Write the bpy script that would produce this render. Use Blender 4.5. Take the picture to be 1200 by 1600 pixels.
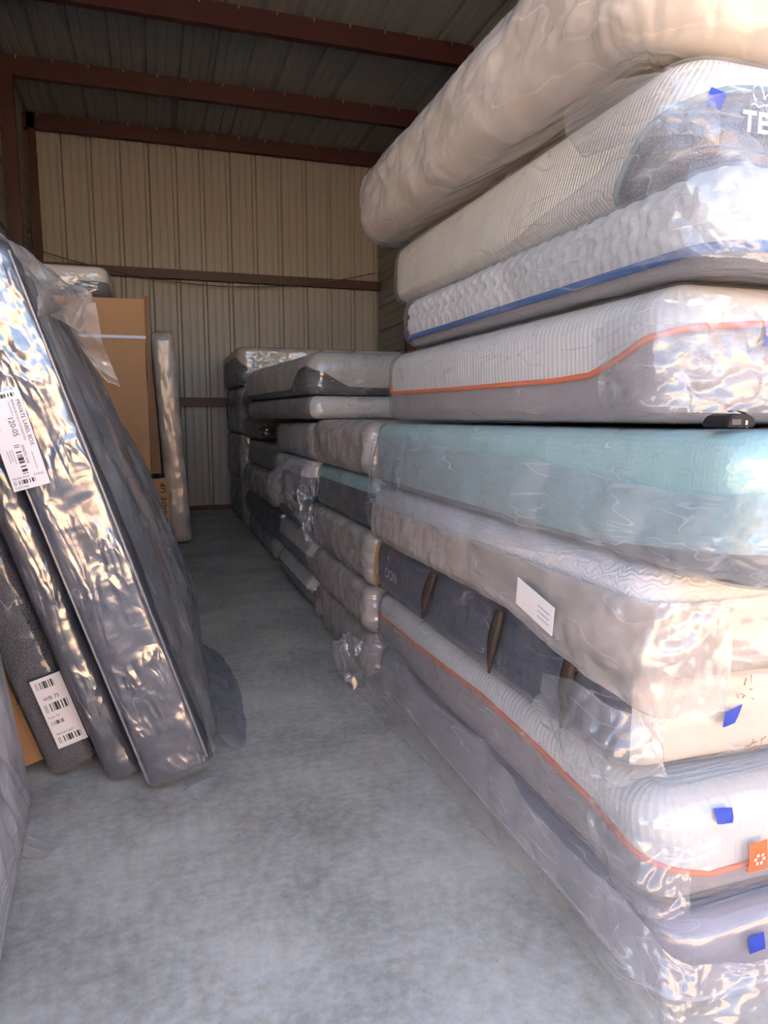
import bpy, math, random
import numpy as np
from mathutils import Vector, Matrix, Euler
from mathutils.bvhtree import BVHTree

random.seed(7)
for _o in list(bpy.data.objects):
    bpy.data.objects.remove(_o)
SC = bpy.context.scene
COL = SC.collection
PI = math.pi

# ------------------------------------------------------------------ camera
F_PX, EYE, HORIZON, VANISH = 1110.0, 1.45, 652.0, 240.0
pitch = math.atan((800 - HORIZON) / F_PX)
yaw = math.atan((600 - VANISH) * math.cos(pitch) / F_PX)
cam_d = bpy.data.cameras.new('camera')
cam_d.sensor_fit = 'HORIZONTAL'
cam_d.sensor_width = 36.0
cam_d.lens = 36.0 * F_PX / 1200.0
cam_d.clip_start, cam_d.clip_end = 0.05, 300
cam = bpy.data.objects.new('camera', cam_d)
COL.objects.link(cam)
cam.location = (0, 0, EYE)
cam.rotation_euler = (PI / 2 - pitch, 0, -yaw)
SC.camera = cam

# ------------------------------------------------------------------ sky and exposure
world = bpy.data.worlds.new('sky')
SC.world = world
world.use_nodes = True
wn = world.node_tree
wn.nodes.clear()
w_out = wn.nodes.new('ShaderNodeOutputWorld')
w_bg = wn.nodes.new('ShaderNodeBackground')
w_sky = wn.nodes.new('ShaderNodeTexSky')
w_sky.sky_type = 'NISHITA'
w_sky.sun_disc = True
w_sky.sun_size = math.radians(0.8)
w_sky.sun_intensity = 0.35
w_sky.sun_elevation = math.radians(27)
w_sky.sun_rotation = math.radians(12)
w_sky.air_density = 1.0
w_sky.dust_density = 1.0
w_sky.ozone_density = 1.0
w_bg.inputs['Strength'].default_value = 1.0
wn.links.new(w_sky.outputs['Color'], w_bg.inputs['Color'])
wn.links.new(w_bg.outputs['Background'], w_out.inputs['Surface'])
SC.view_settings.view_transform = 'Standard'
SC.view_settings.look = 'None'
SC.view_settings.exposure = -0.2
SC.view_settings.gamma = 1.0
SC.view_settings.use_curve_mapping = False
SC.cycles.max_bounces = 7
SC.cycles.diffuse_bounces = 4
SC.cycles.glossy_bounces = 3
SC.cycles.transmission_bounces = 4
SC.cycles.transparent_max_bounces = 12
SC.cycles.caustics_reflective = False
SC.cycles.caustics_refractive = False
SC.cycles.sample_clamp_indirect = 8.0
SC.cycles.use_adaptive_sampling = True
SC.cycles.adaptive_threshold = 0.1
SC.cycles.adaptive_min_samples = 16

# ------------------------------------------------------------------ noise
_rng = np.random.RandomState(11)
_PERM = _rng.permutation(512).astype(np.int64)
_G = _rng.normal(size=(512, 3))
_G /= np.linalg.norm(_G, axis=1, keepdims=True)


def noise3(x, y, z=0.0, seed=0):
    x, y, z = np.broadcast_arrays(np.asarray(x, float) + seed * 17.31, np.asarray(y, float) - seed * 9.17, np.asarray(z, float) + seed * 3.7)
    xi, yi, zi = np.floor(x).astype(np.int64), np.floor(y).astype(np.int64), np.floor(z).astype(np.int64)
    xf, yf, zf = x - xi, y - yi, z - zi
    u, v, w = [t * t * t * (t * (t * 6 - 15) + 10) for t in (xf, yf, zf)]

    def g(dx, dy, dz):
        h = _PERM[(xi + dx) & 511]
        h = _PERM[(h + yi + dy) & 511]
        h = _PERM[(h + zi + dz) & 511]
        gr = _G[h]
        return gr[..., 0] * (xf - dx) + gr[..., 1] * (yf - dy) + gr[..., 2] * (zf - dz)
    l = lambda a, b, t: a + (b - a) * t
    return l(l(l(g(0, 0, 0), g(1, 0, 0), u), l(g(0, 1, 0), g(1, 1, 0), u), v),
             l(l(g(0, 0, 1), g(1, 0, 1), u), l(g(0, 1, 1), g(1, 1, 1), u), v), w)


def ridge(n, sharp=2.0):
    return np.clip(1 - np.abs(n) * 2.6, 0, 1) ** sharp


def sstep(a, b, x):
    t = np.clip((x - a) / (b - a), 0, 1)
    return t * t * (3 - 2 * t)


# ------------------------------------------------------------------ materials
MATS = {}


def _mat(name):
    m = bpy.data.materials.new(name)
    m.use_nodes = True
    nt = m.node_tree
    nt.nodes.clear()
    out = nt.nodes.new('ShaderNodeOutputMaterial')
    MATS[name] = m
    return m, nt, out


def N(nt, kind, **kw):
    n = nt.nodes.new(kind)
    for k, v in kw.items():
        if k.startswith('i_'):
            n.inputs[k[2:].replace('_', ' ')].default_value = v
        else:
            setattr(n, k, v)
    return n


def rgb(c):
    return (c[0], c[1], c[2], 1.0)


def srgb(r, g, b):
    f = lambda v: (v / 255 / 12.92) if v <= 10 else ((v / 255 + 0.055) / 1.055) ** 2.4
    return (f(r), f(g), f(b))


def plain(name, col, rough=0.6, metal=0.0, var=0.12, vscale=6.0, bump=0.0, bscale=60.0, stretch=(1, 1, 1), spec=0.5):
    m, nt, out = _mat(name)
    p = N(nt, 'ShaderNodeBsdfPrincipled')
    p.inputs['Roughness'].default_value = rough
    p.inputs['Metallic'].default_value = metal
    p.inputs['Specular IOR Level'].default_value = spec
    tc = N(nt, 'ShaderNodeTexCoord')
    mp = N(nt, 'ShaderNodeMapping')
    mp.inputs['Scale'].default_value = stretch
    nt.links.new(tc.outputs['Object'], mp.inputs['Vector'])
    nz = N(nt, 'ShaderNodeTexNoise', i_Scale=vscale, i_Detail=5.0)
    nt.links.new(mp.outputs['Vector'], nz.inputs['Vector'])
    mx = N(nt, 'ShaderNodeMix', data_type='RGBA')
    mx.inputs['A'].default_value = rgb([max(0, c * (1 - var)) for c in col])
    mx.inputs['B'].default_value = rgb([min(1, c * (1 + var)) for c in col])
    nt.links.new(nz.outputs['Fac'], mx.inputs['Factor'])
    nt.links.new(mx.outputs['Result'], p.inputs['Base Color'])
    if bump:
        nb = N(nt, 'ShaderNodeTexNoise', i_Scale=bscale, i_Detail=4.0)
        nt.links.new(mp.outputs['Vector'], nb.inputs['Vector'])
        b = N(nt, 'ShaderNodeBump', i_Strength=bump, i_Distance=0.01)
        nt.links.new(nb.outputs['Fac'], b.inputs['Height'])
        nt.links.new(b.outputs['Normal'], p.inputs['Normal'])
    nt.links.new(p.outputs['BSDF'], out.inputs['Surface'])
    return m


def fabric(name, col, kind='weave', scale=1.0, depth=0.35, var=0.08, speck=0.0):
    """cloth with a knitted or quilted relief that follows the surface (UV in metres)"""
    m, nt, out = _mat(name)
    p = N(nt, 'ShaderNodeBsdfPrincipled')
    p.inputs['Roughness'].default_value = 0.92
    p.inputs['Specular IOR Level'].default_value = 0.2
    p.inputs['Sheen Weight'].default_value = 0.15
    uv = N(nt, 'ShaderNodeUVMap')
    nz = N(nt, 'ShaderNodeTexNoise', noise_dimensions='2D', i_Scale=5.0, i_Detail=4.0)
    nt.links.new(uv.outputs['UV'], nz.inputs['Vector'])
    mx = N(nt, 'ShaderNodeMix', data_type='RGBA')
    mx.inputs['A'].default_value = rgb([c * (1 - var) for c in col])
    mx.inputs['B'].default_value = rgb([min(1, c * (1 + var)) for c in col])
    nt.links.new(nz.outputs['Fac'], mx.inputs['Factor'])
    colour = mx.outputs['Result']
    if speck:
        sp = N(nt, 'ShaderNodeTexNoise', noise_dimensions='2D', i_Scale=260.0, i_Detail=2.0)
        nt.links.new(uv.outputs['UV'], sp.inputs['Vector'])
        rp = N(nt, 'ShaderNodeMapRange')
        rp.inputs['From Min'].default_value, rp.inputs['From Max'].default_value = 0.5, 0.7
        nt.links.new(sp.outputs['Fac'], rp.inputs['Value'])
        m2 = N(nt, 'ShaderNodeMix', data_type='RGBA')
        m2.inputs['B'].default_value = rgb([min(1, c + speck) for c in col])
        nt.links.new(rp.outputs['Result'], m2.inputs['Factor'])
        nt.links.new(colour, m2.inputs['A'])
        colour = m2.outputs['Result']
    nt.links.new(colour, p.inputs['Base Color'])
    h = None
    if kind == 'rib':
        mp = N(nt, 'ShaderNodeMapping')
        mp.inputs['Rotation'].default_value = (0, 0, 0.5)
        nt.links.new(uv.outputs['UV'], mp.inputs['Vector'])
        wv = N(nt, 'ShaderNodeTexWave', i_Scale=22.0 * scale, i_Distortion=1.2, i_Detail=1.0)
        wv.inputs['Detail Scale'].default_value = 0.4
        nt.links.new(mp.outputs['Vector'], wv.inputs['Vector'])
        h = wv.outputs['Fac']
    elif kind == 'wave':
        wv = N(nt, 'ShaderNodeTexWave', wave_type='RINGS', i_Scale=9.0 * scale, i_Distortion=5.0, i_Detail=1.0)
        wv.inputs['Detail Scale'].default_value = 0.35
        wv.rings_direction = 'Z'
        nt.links.new(uv.outputs['UV'], wv.inputs['Vector'])
        h = wv.outputs['Fac']
    elif kind == 'dots':
        vo = N(nt, 'ShaderNodeTexVoronoi', voronoi_dimensions='2D', i_Scale=75.0 * scale, i_Randomness=0.15)
        nt.links.new(uv.outputs['UV'], vo.inputs['Vector'])
        h = vo.outputs['Distance']
    elif kind == 'swirl':
        wv = N(nt, 'ShaderNodeTexWave', wave_type='RINGS', i_Scale=22.0 * scale, i_Distortion=14.0, i_Detail=1.5)
        nt.links.new(uv.outputs['UV'], wv.inputs['Vector'])
        h = wv.outputs['Fac']
    else:
        vo = N(nt, 'ShaderNodeTexNoise', noise_dimensions='2D', i_Scale=220.0 * scale, i_Detail=2.0)
        nt.links.new(uv.outputs['UV'], vo.inputs['Vector'])
        h = vo.outputs['Fac']
    b = N(nt, 'ShaderNodeBump', i_Strength=depth, i_Distance=0.012 if kind in ('rib', 'wave') else 0.004)
    nt.links.new(h, b.inputs['Height'])
    nt.links.new(b.outputs['Normal'], p.inputs['Normal'])
    nt.links.new(p.outputs['BSDF'], out.inputs['Surface'])
    return m


def film(name, haze=0.2, tint=(0.95, 0.96, 0.97), milk=(0.9, 0.9, 0.92), rough=0.14, bump=0.5, bscale=1.0, refl=0.09, hazevar=0.3, aniso=(0.55, 1.0), crease=0.22):
    """thin polythene: mostly see-through, a milky haze, sharp reflections off its creases (UV in metres)"""
    m, nt, out = _mat(name)
    L_ = nt.links.new
    uv = N(nt, 'ShaderNodeUVMap')
    mp = N(nt, 'ShaderNodeMapping')
    mp.inputs['Scale'].default_value = (aniso[0], aniso[1], 1)
    mp.inputs['Rotation'].default_value = (0, 0, 0.35)
    L_(uv.outputs['UV'], mp.inputs['Vector'])
    wob = N(nt, 'ShaderNodeTexNoise', noise_dimensions='2D', i_Scale=9.0 * bscale, i_Detail=0.0)
    L_(mp.outputs['Vector'], wob.inputs['Vector'])
    add = N(nt, 'ShaderNodeMix', data_type='VECTOR')
    add.inputs['Factor'].default_value = 0.07 / bscale
    L_(mp.outputs['Vector'], add.inputs['A'])
    L_(wob.outputs['Color'], add.inputs['B'])
    v1 = N(nt, 'ShaderNodeTexVoronoi', voronoi_dimensions='2D', i_Scale=11.0 * bscale)
    v2 = N(nt, 'ShaderNodeTexVoronoi', voronoi_dimensions='2D', i_Scale=29.0 * bscale)
    for v in (v1, v2):
        L_(add.outputs['Result'], v.inputs['Vector'])
    n1 = N(nt, 'ShaderNodeTexNoise', noise_dimensions='2D', i_Scale=17.0 * bscale, i_Detail=1.0, i_Distortion=0.35)
    mp2 = N(nt, 'ShaderNodeMapping')
    mp2.inputs['Scale'].default_value = (0.25, 1.0, 1)
    mp2.inputs['Rotation'].default_value = (0, 0, 0.75)
    L_(uv.outputs['UV'], mp2.inputs['Vector'])
    L_(mp2.outputs['Vector'], n1.inputs['Vector'])
    ab = N(nt, 'ShaderNodeMath', operation='SUBTRACT')
    ab.inputs[1].default_value = 0.5
    L_(n1.outputs['Fac'], ab.inputs[0])
    ab2 = N(nt, 'ShaderNodeMath', operation='ABSOLUTE')
    L_(ab.outputs['Value'], ab2.inputs[0])
    s1 = N(nt, 'ShaderNodeMath', operation='MULTIPLY_ADD')
    s1.inputs[1].default_value = 0.42
    L_(v2.outputs['Distance'], s1.inputs[0])
    L_(v1.outputs['Distance'], s1.inputs[2])
    s2 = N(nt, 'ShaderNodeMath', operation='MULTIPLY_ADD')
    s2.inputs[1].default_value = 1.6
    L_(ab2.outputs['Value'], s2.inputs[0])
    L_(s1.outputs['Value'], s2.inputs[2])
    b = N(nt, 'ShaderNodeBump', i_Strength=bump, i_Distance=0.016 / bscale)
    n2 = N(nt, 'ShaderNodeTexNoise', noise_dimensions='2D', i_Scale=4.0, i_Detail=1.0)
    L_(uv.outputs['UV'], n2.inputs['Vector'])
    mk = N(nt, 'ShaderNodeMapRange')
    mk.inputs['From Min'].default_value, mk.inputs['From Max'].default_value = 0.38, 0.62
    mk.inputs['To Min'].default_value, mk.inputs['To Max'].default_value = 0.15, 1.1
    L_(n2.outputs['Fac'], mk.inputs['Value'])
    hm = N(nt, 'ShaderNodeMath', operation='MULTIPLY')
    L_(s2.outputs['Value'], hm.inputs[0])
    L_(mk.outputs['Result'], hm.inputs[1])
    L_(hm.outputs['Value'], b.inputs['Height'])
    tr = N(nt, 'ShaderNodeBsdfTransparent')
    tr.inputs['Color'].default_value = rgb(tint)
    di = N(nt, 'ShaderNodeBsdfDiffuse')
    di.inputs['Color'].default_value = rgb(milk)
    L_(b.outputs['Normal'], di.inputs['Normal'])
    tl = N(nt, 'ShaderNodeBsdfTranslucent')
    tl.inputs['Color'].default_value = rgb(milk)
    dm = N(nt, 'ShaderNodeMixShader')
    dm.inputs['Fac'].default_value = 0.3
    L_(di.outputs['BSDF'], dm.inputs[1])
    L_(tl.outputs['BSDF'], dm.inputs[2])
    mr = N(nt, 'ShaderNodeMapRange')
    mr.inputs['From Min'].default_value, mr.inputs['From Max'].default_value = 0.3, 0.7
    mr.inputs['To Min'].default_value = haze * (1 - hazevar)
    mr.inputs['To Max'].default_value = min(1, haze * (1 + hazevar))
    L_(n2.outputs['Fac'], mr.inputs['Value'])
    ms = N(nt, 'ShaderNodeMixShader')
    # crease highlights painted in as thin lines of extra haze
    cr = N(nt, 'ShaderNodeMapRange')
    cr.inputs['From Min'].default_value, cr.inputs['From Max'].default_value = 0.0, 0.018
    cr.inputs['To Min'].default_value, cr.inputs['To Max'].default_value = crease, 0.0
    L_(ab2.outputs['Value'], cr.inputs['Value'])
    hz = N(nt, 'ShaderNodeMath', operation='MULTIPLY_ADD')
    hz.use_clamp = True
    L_(cr.outputs['Result'], hz.inputs[0])
    L_(mk.outputs['Result'], hz.inputs[1])
    L_(mr.outputs['Result'], hz.inputs[2])
    L_(hz.outputs['Value'], ms.inputs['Fac'])
    L_(tr.outputs['BSDF'], ms.inputs[1])
    L_(dm.outputs['Shader'], ms.inputs[2])
    gl = N(nt, 'ShaderNodeBsdfGlossy')
    gl.inputs['Roughness'].default_value = rough
    L_(b.outputs['Normal'], gl.inputs['Normal'])
    lw = N(nt, 'ShaderNodeLayerWeight', i_Blend=0.5)
    pw = N(nt, 'ShaderNodeMath', operation='POWER')
    pw.inputs[1].default_value = 4.0
    L_(lw.outputs['Facing'], pw.inputs[0])
    fr = N(nt, 'ShaderNodeMapRange')
    fr.inputs['To Min'].default_value, fr.inputs['To Max'].default_value = refl, 0.5
    L_(pw.outputs['Value'], fr.inputs['Value'])
    mg = N(nt, 'ShaderNodeMixShader')
    L_(fr.outputs['Result'], mg.inputs['Fac'])
    L_(ms.outputs['Shader'], mg.inputs[1])
    L_(gl.outputs['BSDF'], mg.inputs[2])
    L_(mg.outputs['Shader'], out.inputs['Surface'])
    return m


def concrete(name):
    m, nt, out = _mat(name)
    p = N(nt, 'ShaderNodeBsdfPrincipled')
    p.inputs['Specular IOR Level'].default_value = 0.35
    tc = N(nt, 'ShaderNodeTexCoord')
    n1 = N(nt, 'ShaderNodeTexNoise', i_Scale=1.6, i_Detail=8.0, i_Roughness=0.62)
    n2 = N(nt, 'ShaderNodeTexNoise', i_Scale=26.0, i_Detail=6.0, i_Roughness=0.7)
    mp = N(nt, 'ShaderNodeMapping')
    mp.inputs['Rotation'].default_value = (0, 0, 0.5)
    mp.inputs['Scale'].default_value = (3.0, 22.0, 1.0)
    n3 = N(nt, 'ShaderNodeTexNoise', i_Scale=1.4, i_Detail=5.0)
    vo = N(nt, 'ShaderNodeTexVoronoi', i_Scale=11.0)
    for n in (n1, n2, vo):
        nt.links.new(tc.outputs['Object'], n.inputs['Vector'])
    nt.links.new(tc.outputs['Object'], mp.inputs['Vector'])
    nt.links.new(mp.outputs['Vector'], n3.inputs['Vector'])
    r1 = N(nt, 'ShaderNodeValToRGB')
    r1.color_ramp.elements[0].position, r1.color_ramp.elements[1].position = 0.36, 0.64
    r1.color_ramp.elements[0].color = rgb((0.48, 0.445, 0.375))
    r1.color_ramp.elements[1].color = rgb((0.76, 0.71, 0.605))
    nt.links.new(n1.outputs['Fac'], r1.inputs['Fac'])
    o = N(nt, 'ShaderNodeMix', data_type='RGBA', blend_type='OVERLAY')
    o.inputs['Factor'].default_value = 0.75
    nt.links.new(r1.outputs['Color'], o.inputs['A'])
    nt.links.new(n2.outputs['Fac'], o.inputs['B'])
    o2 = N(nt, 'ShaderNodeMix', data_type='RGBA', blend_type='OVERLAY')
    o2.inputs['Factor'].default_value = 0.12
    nt.links.new(o.outputs['Result'], o2.inputs['A'])
    nt.links.new(n3.outputs['Fac'], o2.inputs['B'])
    pit = N(nt, 'ShaderNodeMapRange')
    pit.inputs['From Min'].default_value, pit.inputs['From Max'].default_value = 0.02, 0.05
    pit.inputs['To Min'].default_value, pit.inputs['To Max'].default_value = 0.35, 0.0
    nt.links.new(vo.outputs['Distance'], pit.inputs['Value'])
    o3 = N(nt, 'ShaderNodeMix', data_type='RGBA')
    o3.inputs['B'].default_value = rgb((0.08, 0.08, 0.08))
    nt.links.new(pit.outputs['Result'], o3.inputs['Factor'])
    nt.links.new(o2.outputs['Result'], o3.inputs['A'])
    nt.links.new(o3.outputs['Result'], p.inputs['Base Color'])
    rr = N(nt, 'ShaderNodeMapRange')
    rr.inputs['To Min'].default_value, rr.inputs['To Max'].default_value = 0.45, 0.75
    nt.links.new(n1.outputs['Fac'], rr.inputs['Value'])
    nt.links.new(rr.outputs['Result'], p.inputs['Roughness'])
    b = N(nt, 'ShaderNodeBump', i_Strength=0.12, i_Distance=0.01)
    nt.links.new(n2.outputs['Fac'], b.inputs['Height'])
    nt.links.new(b.outputs['Normal'], p.inputs['Normal'])
    nt.links.new(p.outputs['BSDF'], out.inputs['Surface'])
    return m


def barcode_mat(name):
    """flat print: black bars of uneven width across U"""
    m, nt, out = _mat(name)
    p = N(nt, 'ShaderNodeBsdfPrincipled')
    p.inputs['Roughness'].default_value = 0.5
    uv = N(nt, 'ShaderNodeUVMap')
    sx = N(nt, 'ShaderNodeSeparateXYZ')
    nt.links.new(uv.outputs['UV'], sx.inputs['Vector'])
    ml = N(nt, 'ShaderNodeMath', operation='MULTIPLY')
    ml.inputs[1].default_value = 46.0
    nt.links.new(sx.outputs['X'], ml.inputs[0])
    fl = N(nt, 'ShaderNodeMath', operation='FLOOR')
    nt.links.new(ml.outputs['Value'], fl.inputs[0])
    wn_ = N(nt, 'ShaderNodeTexWhiteNoise', noise_dimensions='1D')
    nt.links.new(fl.outputs['Value'], wn_.inputs['W'])
    gt = N(nt, 'ShaderNodeMath', operation='GREATER_THAN')
    gt.inputs[1].default_value = 0.45
    nt.links.new(wn_.outputs['Value'], gt.inputs[0])
    mx = N(nt, 'ShaderNodeMix', data_type='RGBA')
    mx.inputs['A'].default_value = rgb((0.03, 0.03, 0.03))
    mx.inputs['B'].default_value = rgb((0.8, 0.8, 0.78))
    nt.links.new(gt.outputs['Value'], mx.inputs['Factor'])
    nt.links.new(mx.outputs['Result'], p.inputs['Base Color'])
    nt.links.new(p.outputs['BSDF'], out.inputs['Surface'])
    return m


M = {}
M['panel'] = plain('panel_paint', (0.345, 0.345, 0.33), 0.45, var=0.05, vscale=2.5, bump=0.04, bscale=5)
M['roof'] = plain('roof_sheet', (0.36, 0.36, 0.35), 0.5, metal=0.0, var=0.08, vscale=3)
M['primer'] = plain('red_oxide_primer', (0.050, 0.014, 0.017), 0.5, var=0.25, vscale=5)
M['added_wall_tan'] = plain('added_tan_cladding', (0.60, 0.49, 0.39), 0.6, var=0.06)
M['added_door_paint'] = plain('added_door_terracotta', (0.55, 0.37, 0.26), 0.5, var=0.06)
M['bolt'] = plain('zinc_screw', (0.45, 0.45, 0.45), 0.35, metal=0.9)
M['concrete'] = concrete('concrete_floor')
M['ground'] = plain('pale_gravel', (0.52, 0.49, 0.44), 0.95, var=0.2, vscale=3, bump=0.3)
M['black'] = plain('black_plastic', (0.014, 0.014, 0.016), 0.6, var=0.2, spec=0.25)
M['steel'] = plain('clip_steel', (0.30, 0.30, 0.31), 0.35, metal=1.0)
M['darkprint'] = plain('dark_print', (0.07, 0.07, 0.075), 0.6)
M['cable'] = plain('steel_cable', (0.12, 0.10, 0.09), 0.5)
M['card'] = plain('corrugated_cardboard', (0.42, 0.235, 0.115), 0.85, var=0.14, vscale=4, bump=0.06, bscale=30)
M['card_in'] = plain('cardboard_edge', (0.26, 0.14, 0.07), 0.9, var=0.2)
M['card_tape'] = plain('brown_packing_tape', (0.38, 0.23, 0.12), 0.3, var=0.1)
M['ink'] = plain('black_ink', (0.02, 0.02, 0.022), 0.6)
M['brownink'] = plain('brown_ink', (0.25, 0.13, 0.06), 0.7, var=0.3, vscale=80)
M['whiteink'] = plain('white_ink', (0.85, 0.85, 0.85), 0.6, var=0.02)
M['greyink'] = plain('grey_ink', (0.45, 0.45, 0.52), 0.6, var=0.02)
M['paper'] = plain('label_paper', (0.84, 0.82, 0.82), 0.5, var=0.03, vscale=20)
M['barcode'] = barcode_mat('barcode_print')
M['tape'] = plain('blue_painters_tape', (0.018, 0.055, 0.42), 0.6, var=0.12, vscale=60)
M['strapblue'] = plain('pale_blue_strapping', (0.42, 0.52, 0.66), 0.35, var=0.05)
M['strapwhite'] = plain('white_strapping', (0.75, 0.74, 0.72), 0.35, var=0.05)
M['leather'] = plain('brown_webbing', (0.060, 0.040, 0.027), 0.6, var=0.3, vscale=30, bump=0.2, bscale=120)
M['goldcord'] = plain('ochre_cord', (0.42, 0.19, 0.04), 0.5)
M['orange'] = plain('orange_piping', (0.80, 0.17, 0.05), 0.6, var=0.08, vscale=20)
M['orangetag'] = plain('orange_tag', (0.80, 0.16, 0.06), 0.6, var=0.08)
M['tealpipe'] = plain('slate_teal_piping', (0.16, 0.26, 0.28), 0.7)
M['bluepipe'] = plain('blue_piping', (0.03, 0.12, 0.36), 0.7)
M['blackpipe'] = plain('black_piping', (0.02, 0.02, 0.022), 0.7)
M['redpipe'] = plain('red_piping', (0.35, 0.05, 0.03), 0.7)
M['whitepipe'] = plain('white_piping', (0.75, 0.75, 0.75), 0.7)

M['whitewave'] = fabric('white_wave_quilt', (0.64, 0.66, 0.655), 'wave', 1.6, 0.16)
M['whiterib'] = fabric('cream_ribbed_knit', (0.66, 0.635, 0.56), 'rib', 1.1, 0.5)
M['whitediam'] = fabric('white_quilted_cloth', (0.60, 0.62, 0.62), 'dots', 1.0, 0.3)
M['whiteplain'] = fabric('white_cloth', (0.78, 0.77, 0.74), 'weave', 1.0, 0.3)
M['whiteswirl'] = fabric('white_swirl_damask', (0.64, 0.67, 0.715), 'swirl', 1.0, 0.5)
M['cream'] = fabric('cream_cloth', (0.66, 0.60, 0.51), 'weave', 1.0, 0.3)
M['teal'] = fabric('pale_teal_knit', (0.36, 0.62, 0.625), 'dots', 1.0, 0.35)
M['greyside'] = fabric('grey_chambray', (0.27, 0.26, 0.28), 'weave', 1.0, 0.4, 0.12, 0.08)
M['greylilac'] = fabric('lilac_grey_cloth', (0.30, 0.29, 0.34), 'weave', 1.0, 0.4, 0.1, 0.05)
M['charcoal'] = fabric('charcoal_cloth', (0.05, 0.05, 0.055), 'weave', 1.0, 0.5, 0.15, 0.10)
M['charmix'] = fabric('speckled_charcoal', (0.045, 0.045, 0.055), 'weave', 1.0, 0.6, 0.15, 0.22)
M['navy'] = fabric('navy_cloth', (0.035, 0.042, 0.075), 'weave', 1.0, 0.4, 0.12, 0.03)
M['navydark'] = fabric('midnight_cloth', (0.035, 0.037, 0.052), 'weave', 1.0, 0.4, 0.12, 0.04)
M['blackcloth'] = fabric('black_cloth', (0.018, 0.018, 0.02), 'weave', 1.0, 0.4, 0.15)
M['beige'] = fabric('beige_cloth', (0.62, 0.57, 0.535), 'weave', 1.0, 0.3)
M['taupe'] = fabric('taupe_cloth', (0.20, 0.175, 0.15), 'weave', 1.0, 0.3)

M['film_clear'] = film('clear_polythene', 0.15, rough=0.10, bump=0.7)
M['film_tight'] = film('taut_polythene', 0.10, rough=0.12, bump=0.38, bscale=0.7, refl=0.06)
M['film_haze'] = film('hazy_polythene', 0.26, milk=(0.76, 0.77, 0.80), rough=0.14, bump=0.5)
M['film_cream'] = film('cream_polythene', 0.50, tint=(0.96, 0.93, 0.90), milk=(0.76, 0.69, 0.63), rough=0.18, bump=0.5, bscale=0.6)
M['film_pink'] = film('pale_pink_polythene', 0.6, tint=(0.96, 0.93, 0.90), milk=(0.80, 0.72, 0.66), rough=0.2, bump=0.12, bscale=0.6, refl=0.07)
M['film_beige'] = film('beige_polythene', 0.42, tint=(0.93, 0.91, 0.89), milk=(0.82, 0.78, 0.76), rough=0.13, bump=0.75, bscale=0.8, refl=0.12)
M['film_crinkle'] = film('crinkled_polythene', 0.14, rough=0.22, bump=0.6, bscale=1.0, refl=0.24, milk=(0.7, 0.72, 0.78), aniso=(0.6, 1.3))
M['film_sheet'] = film('smoky_polythene', 0.42, tint=(0.9, 0.9, 0.92), milk=(0.50, 0.53, 0.58), rough=0.16, bump=0.2, bscale=0.5)
M['film_blue'] = film('blue_white_polythene', 0.65, milk=(0.72, 0.76, 0.86), rough=0.25, bump=0.2, bscale=0.5)


# ------------------------------------------------------------------ mesh helpers
def link(name, me, mat=None, parent=None):
    o = bpy.data.objects.new(name, me)
    COL.objects.link(o)
    if mat is not None and me is not None:
        me.materials.clear()
        me.materials.append(M[mat] if isinstance(mat, str) else mat)
    if parent is not None:
        o.parent = parent
    return o


def empty(name, loc=(0, 0, 0), rot=(0, 0, 0)):
    o = bpy.data.objects.new(name, None)
    COL.objects.link(o)
    o.location = loc
    o.rotation_euler = rot
    o.empty_display_size = 0.1
    o['M'] = 0
    return o


def tag(o, label=None, cat=None, group=None, kind=None):
    if 'M' in o.keys():
        del o['M']
    if label:
        o['label'] = label
    if cat:
        o['category'] = cat
    if group:
        o['group'] = group
    if kind:
        o['kind'] = kind
    return o


def mat4(o):
    return Matrix.Translation(o.location) @ o.rotation_euler.to_matrix().to_4x4()


def raw_mesh(name, V, Fq, uv=None, smooth=True):
    """V (n,3), Fq (m,4) quads"""
    me = bpy.data.meshes.new(name)
    V = np.asarray(V, np.float32)
    Fq = np.asarray(Fq, np.int32)
    me.vertices.add(len(V))
    me.vertices.foreach_set('co', V.ravel())
    me.loops.add(Fq.size)
    me.loops.foreach_set('vertex_index', Fq.ravel())
    me.polygons.add(len(Fq))
    me.polygons.foreach_set('loop_start', np.arange(0, Fq.size, 4, dtype=np.int32))
    me.polygons.foreach_set('loop_total', np.full(len(Fq), 4, np.int32))
    me.polygons.foreach_set('use_smooth', np.full(len(Fq), smooth, bool))
    if uv is not None:
        ul = me.uv_layers.new(name='UVMap')
        ul.data.foreach_set('uv', np.asarray(uv, np.float32)[Fq.ravel()].ravel())
    me.update(calc_edges=True)
    me.validate()
    return me


def grid_faces(nu, nv, closed=False, off=0, flip=False):
    iu = np.arange(nu if closed else nu - 1)
    iv = np.arange(nv - 1)
    a, b = np.meshgrid(iu, iv, indexing='ij')
    a2 = (a + 1) % nu
    q = np.stack([a * nv + b, a2 * nv + b, a2 * nv + b + 1, a * nv + b + 1], -1).reshape(-1, 4) + off
    return q[:, ::-1] if flip else q


def poly_mesh(name, verts, faces, smooth=False):
    me = bpy.data.meshes.new(name)
    me.from_pydata([tuple(v) for v in verts], [], faces)
    if smooth:
        me.polygons.foreach_set('use_smooth', np.ones(len(me.polygons), bool))
    me.update()
    return me


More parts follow.
